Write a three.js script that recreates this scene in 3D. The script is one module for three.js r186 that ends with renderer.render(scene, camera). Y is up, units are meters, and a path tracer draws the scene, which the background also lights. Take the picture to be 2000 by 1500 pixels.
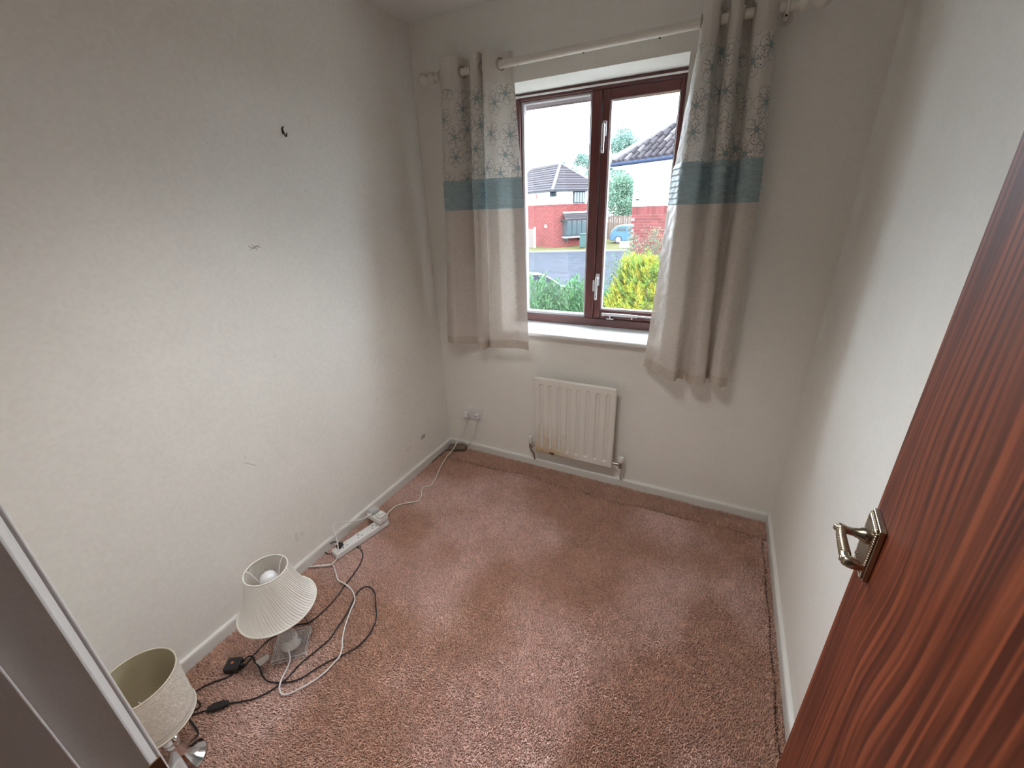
import * as THREE from 'three';
import { RoundedBoxGeometry } from 'three/addons/geometries/RoundedBoxGeometry.js';
import { mergeGeometries } from 'three/addons/utils/BufferGeometryUtils.js';

// ---------------------------------------------------------------- camera, sky, exposure
const scene = new THREE.Scene();
const camera = new THREE.PerspectiveCamera(85.893, 4 / 3, 0.02, 400);
camera.position.set(1.5758, 1.5391, 2.0841);
camera.rotation.set(-0.3994, 0.4741, -0.0355, 'YXZ');
camera.updateMatrixWorld(true);
scene.background = new THREE.Color().setRGB(17.0, 19.2, 21.6);            // bright white overcast sky
const renderer = new THREE.WebGLRenderer({ antialias: true });
renderer.toneMapping = THREE.LinearToneMapping;
renderer.toneMappingExposure = 0.97;
renderer.shadowMap.enabled = true;
const LAMP = 10, LAMPC = new THREE.Color().setRGB(1, 0.97, 0.93);      // the room's ceiling downlight, candela

// ---------------------------------------------------------------- helpers
let seed = 7;
const rnd = () => { seed = (seed + 0x6d2b79f5) | 0; let t = Math.imul(seed ^ (seed >>> 15), 1 | seed); t = (t + Math.imul(t ^ (t >>> 7), 61 | t)) ^ t; return ((t ^ (t >>> 14)) >>> 0) / 4294967296; };
const rr = (a, b) => a + (b - a) * rnd();
const V = (x, y, z) => new THREE.Vector3(x, y, z);
const C0 = camera.position.clone(), FPX = 805.787;
// a direction for a pixel of the 2000 x 1500 photograph; the distance comes from the surface it lies on
function dir(u, v) { return V((u - 1000) / FPX, -(v - 750) / FPX, -1).applyQuaternion(camera.quaternion); }
function onY(u, v, y) { const d = dir(u, v); return C0.clone().addScaledVector(d, (y - C0.y) / d.y); }
function onZ(u, v, z) { const d = dir(u, v); return C0.clone().addScaledVector(d, (z - C0.z) / d.z); }
function onX(u, v, x) { const d = dir(u, v); return C0.clone().addScaledVector(d, (x - C0.x) / d.x); }
function azel(az, el, D) { const a = az * Math.PI / 180; return V(C0.x + D * Math.sin(a), C0.y + D * Math.tan(el * Math.PI / 180), C0.z - D * Math.cos(a)); }

const used = {};
function numbered(n) { used[n] = (used[n] ?? -1) + 1; return used[n] ? n + '_' + String(used[n]).padStart(3, '0') : n; }
function tag(o, label, category, group, kind) { if (label) o.userData.label = label; if (category) o.userData.category = category; if (group) o.userData.group = group; if (kind) o.userData.kind = kind; return o; }
function top(name, label, category, pos = [0, 0, 0], turn = 0, group, kind) {
  const g = new THREE.Group(); g.name = numbered(name); g.position.set(...pos); g.rotation.y = turn; scene.add(g); return tag(g, label, category, group, kind);
}
function part(parent, name, geo, mat, label) {
  const m = new THREE.Mesh(geo, mat); m.name = name; m.castShadow = m.receiveShadow = true; parent.add(m); if (label) m.userData.label = label; return m;
}
function meshTop(name, geo, mat, label, category, group, kind) {
  const m = new THREE.Mesh(geo, mat); m.name = numbered(name); m.castShadow = m.receiveShadow = true; scene.add(m); return tag(m, label, category, group, kind);
}
// box from corner to corner, edges rounded by r
function box(x0, x1, y0, y1, z0, z1, r = 0) {
  const w = Math.abs(x1 - x0), h = Math.abs(y1 - y0), d = Math.abs(z1 - z0);
  const g = r ? new RoundedBoxGeometry(w, h, d, 2, Math.min(r, w / 2.01, h / 2.01, d / 2.01)) : new THREE.BoxGeometry(w, h, d);
  g.translate((x0 + x1) / 2, (y0 + y1) / 2, (z0 + z1) / 2); return g;
}
// uv in metres from the dominant axis of each face
function metreUV(g0, swap) {
  const g = g0.index ? g0.toNonIndexed() : g0, p = g.attributes.position, uv = new Float32Array(p.count * 2);
  for (let i = 0; i < p.count; i += 3) {
    const a = V().fromBufferAttribute(p, i), b = V().fromBufferAttribute(p, i + 1), c = V().fromBufferAttribute(p, i + 2);
    const n = b.clone().sub(a).cross(c.clone().sub(a)), ax = Math.abs(n.x), ay = Math.abs(n.y), az = Math.abs(n.z);
    [a, b, c].forEach((q, k) => {
      const [s, t] = ay >= ax && ay >= az ? [q.x, q.z] : ax >= az ? [q.z, q.y] : [q.x, q.y];
      uv[(i + k) * 2] = swap ? t : s; uv[(i + k) * 2 + 1] = swap ? s : t;
    });
  }
  g.setAttribute('uv', new THREE.BufferAttribute(uv, 2)); return g;
}
function cyl(a, b, r0, r1 = r0, seg = 16, open = false) {
  const d = b.clone().sub(a), g = new THREE.CylinderGeometry(r1, r0, d.length(), seg, 1, open);
  g.applyQuaternion(new THREE.Quaternion().setFromUnitVectors(V(0, 1, 0), d.clone().normalize())); g.translate((a.x + b.x) / 2, (a.y + b.y) / 2, (a.z + b.z) / 2); return g;
}
function lathe(pts, seg = 32) { return new THREE.LatheGeometry(pts.map(([r, y]) => new THREE.Vector2(r, y)), seg); }
function tube(pts, r, seg, closed = false, rad = 8) { return new THREE.TubeGeometry(new THREE.CatmullRomCurve3(pts, closed, 'centripetal'), seg ?? pts.length * 8, r, rad, closed); }
function merge(list) { return mergeGeometries(list.map((g) => { const h = g.index ? g.toNonIndexed() : g; for (const k of Object.keys(h.attributes)) if (!['position', 'normal', 'uv'].includes(k)) h.deleteAttribute(k); return h; })); }
function rgb(r, g, b) { return new THREE.Color().setRGB(r, g, b); }
function mat(color, rough = 0.7, extra = {}) { const { metal = 0, ...e } = extra; return new THREE.MeshPhysicalMaterial({ color, roughness: rough, metalness: metal, ...e }); }

// tileable value noise
function lattice(n, s) { const a = new Float32Array(n * n); let q = s; for (let i = 0; i < a.length; i++) { q = (Math.imul(q, 1664525) + 1013904223) | 0; a[i] = (q >>> 8) / 16777216; } return a; }
function vnoise(n, s) {
  const a = lattice(n, s);
  return (x, y) => {
    x = ((x % 1) + 1) % 1 * n; y = ((y % 1) + 1) % 1 * n; const i = Math.floor(x), j = Math.floor(y); let f = x - i, g = y - j; f = f * f * (3 - 2 * f); g = g * g * (3 - 2 * g);
    const i1 = (i + 1) % n, j1 = (j + 1) % n, I = i % n, J = j % n;
    return (a[J * n + I] * (1 - f) + a[J * n + i1] * f) * (1 - g) + (a[j1 * n + I] * (1 - f) + a[j1 * n + i1] * f) * g;
  };
}
function dataTex(w, h, fn, srgb, rx = 1, ry = 1) {
  const d = new Uint8Array(w * h * 4);
  for (let j = 0; j < h; j++) for (let i = 0; i < w; i++) { const c = fn((i + 0.5) / w, (j + 0.5) / h, i, j); const k = (j * w + i) * 4; for (let q = 0; q < 3; q++) d[k + q] = Math.max(0, Math.min(255, Array.isArray(c) ? c[q] : c)); d[k + 3] = 255; }
  const t = new THREE.DataTexture(d, w, h); t.wrapS = t.wrapT = THREE.RepeatWrapping; t.magFilter = THREE.LinearFilter; t.minFilter = THREE.LinearMipmapLinearFilter; t.generateMipmaps = true;
  if (srgb) t.colorSpace = THREE.SRGBColorSpace; t.repeat.set(rx, ry); t.needsUpdate = true; return t;
}
function canvasTex(w, h, draw, srgb = true, rx = 1, ry = 1) {
  const c = document.createElement('canvas'); c.width = w; c.height = h; draw(c.getContext('2d'), w, h);
  const t = new THREE.CanvasTexture(c); t.wrapS = t.wrapT = THREE.RepeatWrapping; if (srgb) t.colorSpace = THREE.SRGBColorSpace; t.repeat.set(rx, ry); return t;
}
const n8 = vnoise(8, 11), n16 = vnoise(16, 23), n32 = vnoise(32, 31), n64 = vnoise(64, 47), n128 = vnoise(128, 59), n256 = vnoise(256, 71);

// ---------------------------------------------------------------- materials
const plasterBump = dataTex(512, 512, (u, v) => 110 + 60 * (n128(u, v) - 0.5) + 60 * (n256(u, v) - 0.5) + 40 * (n64(u, v) - 0.5), false, 2, 2);
const wallTone = dataTex(512, 512, (u, v) => { const k = 1 + 0.012 * (n8(u, v) - 0.5) + 0.01 * (n32(u, v) - 0.5) + 0.02 * (n256(u, v) - 0.5); return [238 * k, 235 * k, 228 * k]; }, true, 0.7, 0.7);
const M = {};
M.wall = mat(0xffffff, 0.88, { map: wallTone, bumpMap: plasterBump, bumpScale: 0.00008 });
M.ceiling = mat(rgb(0.84, 0.83, 0.80), 0.92, { bumpMap: plasterBump, bumpScale: 0.0003 });
M.gloss = mat(rgb(0.74, 0.73, 0.69), 0.32, { bumpMap: plasterBump, bumpScale: 0.0003 });
M.jamb = mat(rgb(0.68, 0.68, 0.67), 0.4, { bumpMap: plasterBump, bumpScale: 0.0004 });
M.sill = mat(rgb(0.74, 0.74, 0.72), 0.12);
M.white = mat(rgb(0.78, 0.78, 0.76), 0.35);
M.whitePlug = mat(rgb(0.75, 0.74, 0.72), 0.3);
M.rad = mat(rgb(0.74, 0.72, 0.67), 0.35);
M.chrome = mat(rgb(0.78, 0.79, 0.82), 0.1, { metal: 1 });
M.dullMetal = mat(rgb(0.5, 0.47, 0.43), 0.35, { metal: 1 });
M.brass = mat(rgb(0.38, 0.33, 0.25), 0.24, { metal: 1 });
M.darkBrass = mat(rgb(0.20, 0.12, 0.07), 0.4, { metal: 0.8 });
M.silver = mat(rgb(0.72, 0.73, 0.75), 0.3, { metal: 0.9 });
M.black = mat(rgb(0.012, 0.012, 0.014), 0.45);
M.blackCable = mat(rgb(0.012, 0.011, 0.016), 0.5);
M.hole = mat(rgb(0.02, 0.02, 0.022), 0.8);
M.orange = mat(rgb(0.75, 0.2, 0.08), 0.5);
M.whiteCable = mat(rgb(0.72, 0.69, 0.68), 0.45);
M.creamCable = mat(rgb(0.72, 0.68, 0.6), 0.45);
M.clear = new THREE.MeshPhysicalMaterial({ color: 0xffffff, roughness: 0.06, transmission: 0.8, thickness: 0.02, ior: 1.49 });
M.clearThin = new THREE.MeshPhysicalMaterial({ color: rgb(0.95, 0.95, 0.95), roughness: 0.05, transmission: 0.88, thickness: 0, ior: 1.5, specularIntensity: 1 });
M.frost = new THREE.MeshPhysicalMaterial({ color: rgb(0.86, 0.85, 0.86), roughness: 0.25, transmission: 0.6, thickness: 0, ior: 1.5 });
M.pane = new THREE.MeshPhysicalMaterial({ color: 0xffffff, roughness: 0.0, transmission: 1, thickness: 0, ior: 1.5 });
M.pole = mat(rgb(0.70, 0.66, 0.59), 0.35);
M.brownBox = mat(rgb(0.16, 0.115, 0.085), 0.6);

// ---------------------------------------------------------------- room shell
const W = 1.972, H = 2.4, SK = 0.06, SKT = 0.015, ZN = 2.038, ZF = 2.13;    // width, height, skirting, near wall faces
const OP = { x0: 0.46, x1: 1.335, y0: 0.88, y1: 2.082 };                   // window opening
const D0 = 1.07, D1 = 1.818, DH = 1.985;                                    // doorway
const struct = (name, geo, m, label) => tag(meshTop(name, geo, m), label, null, null, 'structure');

// left wall: painted, with the scuffs and pencil-like marks that the photograph shows
const leftMap = canvasTex(2048, 2048, (g, w, h) => {
  const img = g.createImageData(w, h);
  for (let j = 0; j < h; j++) for (let i = 0; i < w; i++) { const u = i / w, v = j / h, k = 1 + 0.012 * (n8(u, v) - 0.5) + 0.01 * (n32(u, v) - 0.5) + 0.025 * (n256(u, v) - 0.5); const q = (j * w + i) * 4; img.data[q] = 238 * k; img.data[q + 1] = 235 * k; img.data[q + 2] = 228 * k; img.data[q + 3] = 255; }
  g.putImageData(img, 0, 0);
  const X = (z) => z / 2.4 * w, Y = (y) => (1 - y / 2.4) * h;               // metres on the wall
  g.lineCap = 'round'; g.strokeStyle = 'rgba(90,84,80,0.55)'; g.lineWidth = 1.6;
  g.beginPath(); g.moveTo(X(1.09), Y(1.447)); g.lineTo(X(1.072), Y(1.438)); g.lineTo(X(1.05), Y(1.449)); g.moveTo(X(1.085), Y(1.435)); g.lineTo(X(1.065), Y(1.445)); g.lineTo(X(1.043), Y(1.44)); g.moveTo(X(1.075), Y(1.452)); g.lineTo(X(1.06), Y(1.432)); g.stroke();
  const blot = (z, y, rz, ry, a, n, c = '70,62,58') => { for (let i = 0; i < n; i++) { const t = rnd() * 6.283, q = Math.sqrt(rnd()); g.fillStyle = `rgba(${c},${a * rr(0.4, 1)})`; g.beginPath(); g.ellipse(X(z + Math.cos(t) * q * rz), Y(y + Math.sin(t) * q * ry), rr(0.7, 2.4), rr(0.6, 2), rnd() * 3, 0, 6.3); g.fill(); } };
  blot(0.293, 0.214, 0.02, 0.012, 0.32, 190); blot(0.28, 0.224, 0.014, 0.008, 0.3, 70); blot(0.43, 0.207, 0.03, 0.01, 0.10, 90); blot(1.226, 0.187, 0.01, 0.026, 0.10, 90); blot(1.2, 0.19, 0.006, 0.02, 0.08, 40); blot(0.80, 0.13, 0.05, 0.03, 0.05, 60);
  blot(0.62, 0.05, 0.1, 0.012, 0.08, 90); blot(1.02, 0.42, 0.03, 0.02, 0.05, 40);
  g.strokeStyle = 'rgba(110,100,92,0.5)'; g.lineWidth = 1.5; g.beginPath(); g.moveTo(X(1.335), Y(0.66)); g.lineTo(X(1.30), Y(0.625)); g.stroke();
  for (let i = 0; i < 46; i++) { g.fillStyle = `rgba(105,98,92,${rr(0.1, 0.3)})`; g.beginPath(); g.arc(X(rr(0.1, 2)), Y(rr(0.15, 2.2)), rr(0.8, 2.2), 0, 6.3); g.fill(); }
  for (let i = 0; i < 16; i++) { const z = rr(0.2, 1.9), y = rr(0.2, 2); g.strokeStyle = `rgba(120,112,106,${rr(0.08, 0.2)})`; g.lineWidth = rr(0.8, 1.6); g.beginPath(); g.moveTo(X(z), Y(y)); g.lineTo(X(z + rr(-0.05, 0.05)), Y(y + rr(-0.05, 0.05))); g.stroke(); }
}, true, 1 / 2.4, 1 / 2.4);
M.leftWall = mat(0xffffff, 0.88, { map: leftMap, bumpMap: plasterBump, bumpScale: 0.00008 });
const wallLeft = struct('wall_left', metreUV(box(-0.12, 0, -0.05, H + 0.1, -0.3, ZF)), M.leftWall, 'cream painted plain wall with small scuffs');
const wallRight = struct('wall_right', metreUV(box(W, W + 0.12, -0.05, H + 0.1, -0.3, ZF)), M.wall, 'cream painted plain wall beside the wooden door');
// back wall with the window opening cut out of it
const bw = new THREE.Shape(); bw.moveTo(-0.12, -0.05); bw.lineTo(W + 0.12, -0.05); bw.lineTo(W + 0.12, H + 0.1); bw.lineTo(-0.12, H + 0.1); bw.closePath();
const bh = new THREE.Path(); bh.moveTo(OP.x0, OP.y0); bh.lineTo(OP.x0, OP.y1); bh.lineTo(OP.x1, OP.y1); bh.lineTo(OP.x1, OP.y0); bh.closePath(); bw.holes.push(bh);
const bg = new THREE.ExtrudeGeometry(bw, { depth: 0.3, bevelEnabled: false }); bg.translate(0, 0, -0.3);
const wallBack = struct('wall_back', metreUV(bg), M.wall, 'cream painted wall holding the window');
for (const [u, v] of [[1011.5, 127], [1139.6, 102.5], [1288.5, 74]]) { const p = onZ(u, v, 0); part(wallBack, 'screw_hole', cyl(V(p.x, p.y, -0.004), V(p.x, p.y, 0.0012), 0.004, 0.004, 10), M.hole, 'small dark screw hole in the wall'); }
// near wall with the doorway the camera stands in
struct('wall_front', metreUV(merge([box(-0.12, D0 - 0.03, -0.05, H + 0.1, ZN, ZF), box(D1 + 0.03, W + 0.12, -0.05, H + 0.1, ZN, ZF), box(D0 - 0.03, D1 + 0.03, DH + 0.03, H + 0.1, ZN, ZF)])), M.wall, 'cream wall with the doorway');
struct('ceiling', metreUV(box(-0.12, W + 0.12, H, H + 0.1, -0.3, ZF)), M.ceiling, 'plain white ceiling');
// hall behind the doorway (closed and unlit)
const hallMat = M.wall;
struct('wall_hall_left', box(0.28, 0.4, -0.05, H + 0.1, ZF, 3.5), hallMat);
struct('wall_hall_right', box(2.6, 2.72, -0.05, H + 0.1, ZF, 3.5), hallMat);
struct('wall_hall_end', box(0.28, 2.72, -0.05, H + 0.1, 3.5, 3.6), hallMat);
struct('wall_hall_front', box(W + 0.12, 2.72, -0.05, H + 0.1, ZF - 0.1, ZF), hallMat);
struct('ceiling_hall', box(0.28, 2.72, H, H + 0.1, ZF, 3.6), M.ceiling);
struct('floor_hall', box(0.28, 2.72, -0.05, 0.008, ZF - 0.05, 3.6), mat(rgb(0.42, 0.27, 0.21), 0.98), 'pinkish brown hall carpet');

// recessed ceiling downlight of the room, above the frame
{
  const t = top('ceiling_lamp', 'round white downlight on the bedroom ceiling', 'lamp', [0.986, H, 1.4]);
  part(t, 'rim', lathe([[0.1, 0], [0.135, 0], [0.13, -0.012], [0.112, -0.02], [0.104, -0.012], [0.1, 0]], 40), M.white);
  const em = mat(rgb(0.9, 0.9, 0.88), 0.5); em.emissive = LAMPC.clone(); em.emissiveIntensity = 2;
  part(t, 'diffuser', lathe([[0.0001, -0.006], [0.104, -0.005]], 40), em);
  const l = new THREE.SpotLight(LAMPC, LAMP, 0, 60 * Math.PI / 180, 1, 2); l.position.set(0, -0.03, 0); l.target.position.set(0, -1, 0); l.castShadow = true; l.shadow.radius = 13; t.add(l); t.add(l.target); l.target.name = 'aim';
}

// skirting boards
function skirting(len) {
  const s = new THREE.Shape(); s.moveTo(0, 0); s.lineTo(SKT, 0); s.lineTo(SKT, SK - 0.012); s.quadraticCurveTo(SKT - 0.001, SK - 0.002, SKT - 0.008, SK); s.lineTo(0, SK); s.closePath();
  return new THREE.ExtrudeGeometry(s, { depth: len, bevelEnabled: false, curveSegments: 6 });
}
{ const g = skirting(ZN); struct('baseboard_left', metreUV(g), M.gloss, 'low cream gloss skirting board'); }
{ const g = skirting(ZN); g.scale(-1, 1, 1); g.index && g.setIndex([...g.index.array].reverse()); const q = g.toNonIndexed ? g : g; const p = q.attributes.position; for (let i = 0; i < p.count; i += 3) { const a = [p.getX(i), p.getY(i), p.getZ(i)]; p.setXYZ(i, p.getX(i + 2), p.getY(i + 2), p.getZ(i + 2)); p.setXYZ(i + 2, ...a); } q.computeVertexNormals(); q.translate(W, 0, 0); struct('baseboard_right', metreUV(q), M.gloss, 'low cream gloss skirting board'); }
{ const g = skirting(W - 2 * SKT); g.rotateY(-Math.PI / 2); g.translate(W - SKT, 0, 0); struct('baseboard_back', metreUV(g), M.gloss, 'low cream gloss skirting board under the window'); }
{ const g = skirting(D0 - 0.075 - SKT); g.rotateY(Math.PI / 2); g.translate(SKT, 0, ZN); struct('baseboard_front', metreUV(g), M.gloss, 'low cream gloss skirting board'); }

// ---------------------------------------------------------------- door lining, stop and architrave
{
  const t = top('trim_1', 'white gloss door lining, stop and architrave of the doorway', null, [0, 0, 0], 0, null, 'structure');
  part(t, 'lining', metreUV(merge([box(D0 - 0.03, D0, 0, DH, ZN, ZF, 0.0015), box(D1, D1 + 0.03, 0, DH, ZN, ZF, 0.0015), box(D0 - 0.03, D1 + 0.03, DH, DH + 0.03, ZN, ZF, 0.0015)])), M.jamb);
  part(t, 'door_stop', metreUV(merge([box(D0, D0 + 0.012, 0, DH, 2.0765, ZF - 0.012, 0.002), box(D1 - 0.012, D1, 0, DH, 2.0765, ZF - 0.012, 0.002), box(D0 + 0.012, D1 - 0.012, DH - 0.012, DH, 2.0765, ZF - 0.012, 0.002)])), M.jamb);
  // architrave: chamfered toward the opening, bull-nosed front edge, notched at the strike
  const prof = (y0, y1, x, notch) => {
    const s = new THREE.Shape(); s.moveTo(x, ZN); s.lineTo(x - 0.001, ZN - 0.001); s.lineTo(x - 0.0145, ZN - 0.0078); s.lineTo(x - 0.0155, ZN - 0.0076);
    s.quadraticCurveTo(x - 0.0135, ZN - 0.0112, x - 0.0185, ZN - 0.0125); s.lineTo(x - 0.045, ZN - 0.0145); s.quadraticCurveTo(x - 0.057, ZN - 0.014, x - 0.058, ZN); s.closePath();
    const g = new THREE.ExtrudeGeometry(s, { depth: y1 - y0, bevelEnabled: false, curveSegments: 8 }); g.rotateX(Math.PI / 2); g.translate(0, y1, 0); return g;
  };
  const mirror = (g) => { const q = g.index ? g.toNonIndexed() : g; q.scale(-1, 1, 1); const p = q.attributes.position; for (let i = 0; i < p.count; i += 3) { const a = [p.getX(i), p.getY(i), p.getZ(i)]; p.setXYZ(i, p.getX(i + 2), p.getY(i + 2), p.getZ(i + 2)); p.setXYZ(i + 2, ...a); } q.computeVertexNormals(); return q; };
  part(t, 'architrave', metreUV(prof(0, DH + 0.06, D0 - 0.001)), M.jamb);
  { const g = mirror(prof(0, DH + 0.06, 0)); g.translate(D1 + 0.001, 0, 0); part(t, 'architrave', metreUV(g), M.jamb); }
  part(t, 'architrave', metreUV(box(D0 - 0.059, D1 + 0.059, DH + 0.001, DH + 0.06, ZN - 0.0145, ZN, 0.004)), M.jamb);
  const sp = part(t, 'strike_plate', box(D0 - 0.0005, D0 + 0.0016, 0.885, 0.968, ZN - 0.009, ZN + 0.024, 0.001), M.darkBrass, 'dark tarnished brass strike plate');
  part(sp, 'latch_hole', box(D0 + 0.0012, D0 + 0.0019, 0.905, 0.945, ZN + 0.004, ZN + 0.018), M.hole);
}

// ---------------------------------------------------------------- carpet
const gSeam = (x) => 0.155 + 0.012 * Math.sin(x * 6.1 + 0.6) + 0.006 * Math.sin(x * 17);
const dents = [[0.786, 1.168, 0.05], [0.789, 0.368, 0.045], [0.168, 0.288, 0.03], [0.40, 1.17, 0.035], [0.652, 1.424, 0.03], [1.28, 1.45, 0.06], [1.05, 1.75, 0.05]];
function carpetH(x, z) {
  let h = 0.004 + 0.0035 * (n16(x / 2.2, z / 2.2) - 0.5) + 0.002 * (n32(x / 2.2, z / 2.2) - 0.5);
  const s = z - gSeam(x); h -= 0.014 * Math.exp(-(s * s) / (2 * 0.006 * 0.006)); h += 0.007 * Math.exp(-((s - 0.016) ** 2) / (2 * 0.008 * 0.008));
  const r = x - (1.939 + 0.003 * Math.sin(z * 23)); if (z > 0.17) { h -= 0.013 * Math.exp(-(r * r) / (2 * 0.0045 * 0.0045)); h += 0.007 * Math.exp(-((r + 0.016) ** 2) / (2 * 0.008 * 0.008)); }
  for (const [dx, dz, R] of dents) { const d2 = (x - dx) ** 2 + (z - dz) ** 2; if (d2 < R * R * 6) h += 0.016 * (n64(x / 1.4, z / 1.4) - 0.62) * Math.exp(-d2 / (R * R)); }
  return h;
}
{
  const floor = top('floor', 'worn pinkish brown cut-pile carpet with a seam along the window wall', null, [0, 0, 0], 0, null, 'structure');
  part(floor, 'subfloor', box(-0.12, W + 0.12, -0.06, -0.012, -0.3, ZF), mat(rgb(0.2, 0.14, 0.1), 0.9));
  const g = new THREE.PlaneGeometry(W, ZF, 300, 300); g.rotateX(-Math.PI / 2); g.translate(W / 2, 0, ZF / 2);
  for (let i = 0, p = g.attributes.position; i < p.count; i++) p.setY(i, carpetH(p.getX(i), p.getZ(i)) - 0.004);
  g.computeVertexNormals();
  part(floor, 'carpet_backing', g, mat(rgb(0.42, 0.27, 0.21), 0.98));
  const tg = new THREE.CylinderGeometry(0.0010, 0.0025, 0.0095, 5, 2); tg.translate(0, 0.0045, 0);
  const step = 0.0047, nx = Math.floor((W - 2 * SKT) / step), nz = Math.floor((ZF - SKT) / step);
  const pile = new THREE.InstancedMesh(tg, mat(0xffffff, 0.95, { sheen: 0.25, sheenRoughness: 0.6, sheenColor: rgb(0.5, 0.38, 0.34) }), nx * nz);
  pile.name = 'carpet_pile'; pile.userData.kind = 'stuff'; pile.castShadow = pile.receiveShadow = true;
  const m = new THREE.Matrix4(), q = new THREE.Quaternion(), e = new THREE.Euler(), col = new THREE.Color(); let k = 0;
  for (let j = 0; j < nz; j++) for (let i = 0; i < nx; i++) {
    const x = SKT + (i + 0.5 + rr(-0.45, 0.45)) * step, z = SKT + (j + 0.5 + rr(-0.45, 0.45)) * step;
    const lay = n32(x / 2.1, z / 2.1) - 0.5, lay2 = n64(x / 2.1 + 0.3, z / 2.1) - 0.5;
    let dis = 0; for (const [dx, dz, R] of dents) { const d2 = (x - dx) ** 2 + (z - dz) ** 2; if (d2 < R * R * 4) dis += Math.exp(-d2 / (R * R)); }
    e.set(0.25 + 0.7 * lay + rr(-0.35, 0.35) + dis * 1.4 * (n128(x / 1.3, z / 1.3) - 0.5), rnd() * 6.28, -0.1 + 0.7 * lay2 + rr(-0.35, 0.35) + dis * 1.4 * (n128(z / 1.3, x / 1.3) - 0.5)); q.setFromEuler(e);
    let s = rr(0.85, 1.2), hs = rr(0.85, 1.15) * (1 - 0.55 * Math.min(1, dis) * n128(x / 1.7, z / 1.7));
    // grey-brown dirt packed into the open seam and the loose edge by the right skirting
    const dirt = Math.abs(z - gSeam(x)) < 0.0042 + 0.005 * n128(x / 1.1, 0.3) || (z > 0.17 && Math.abs(x - 1.939 - 0.003 * Math.sin(z * 23)) < 0.006 * n256(z / 2.1, 0.2));
    if (dirt) hs *= 0.6; m.compose(V(x, carpetH(x, z) - 0.002 + (z < gSeam(x) ? 0.003 : 0), z), q, V(s, hs, s)); pile.setMatrixAt(k, m);
    const st = n8(x / 2.3 + 0.1, z / 2.3 + 0.4) * 0.65 + n16(x / 2.3, z / 2.3) * 0.35, b = rr(0.72, 1.2) * (1 + 0.12 * (n64(x / 2, z / 2) - 0.5));
    // worn pink and browner dirt-toned areas of the pile
    let t = Math.min(1, Math.max(0, (st - 0.36) * 3.4)); if (z < gSeam(x)) t *= 0.15;
    col.setRGB((0.77 * t + 0.60 * (1 - t)) * b, (0.545 * t + 0.375 * (1 - t)) * b, (0.48 * t + 0.285 * (1 - t)) * b); if (dirt) col.multiplyScalar(0.3); pile.setColorAt(k, col); k++;
  }
  floor.add(pile);
}

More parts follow.
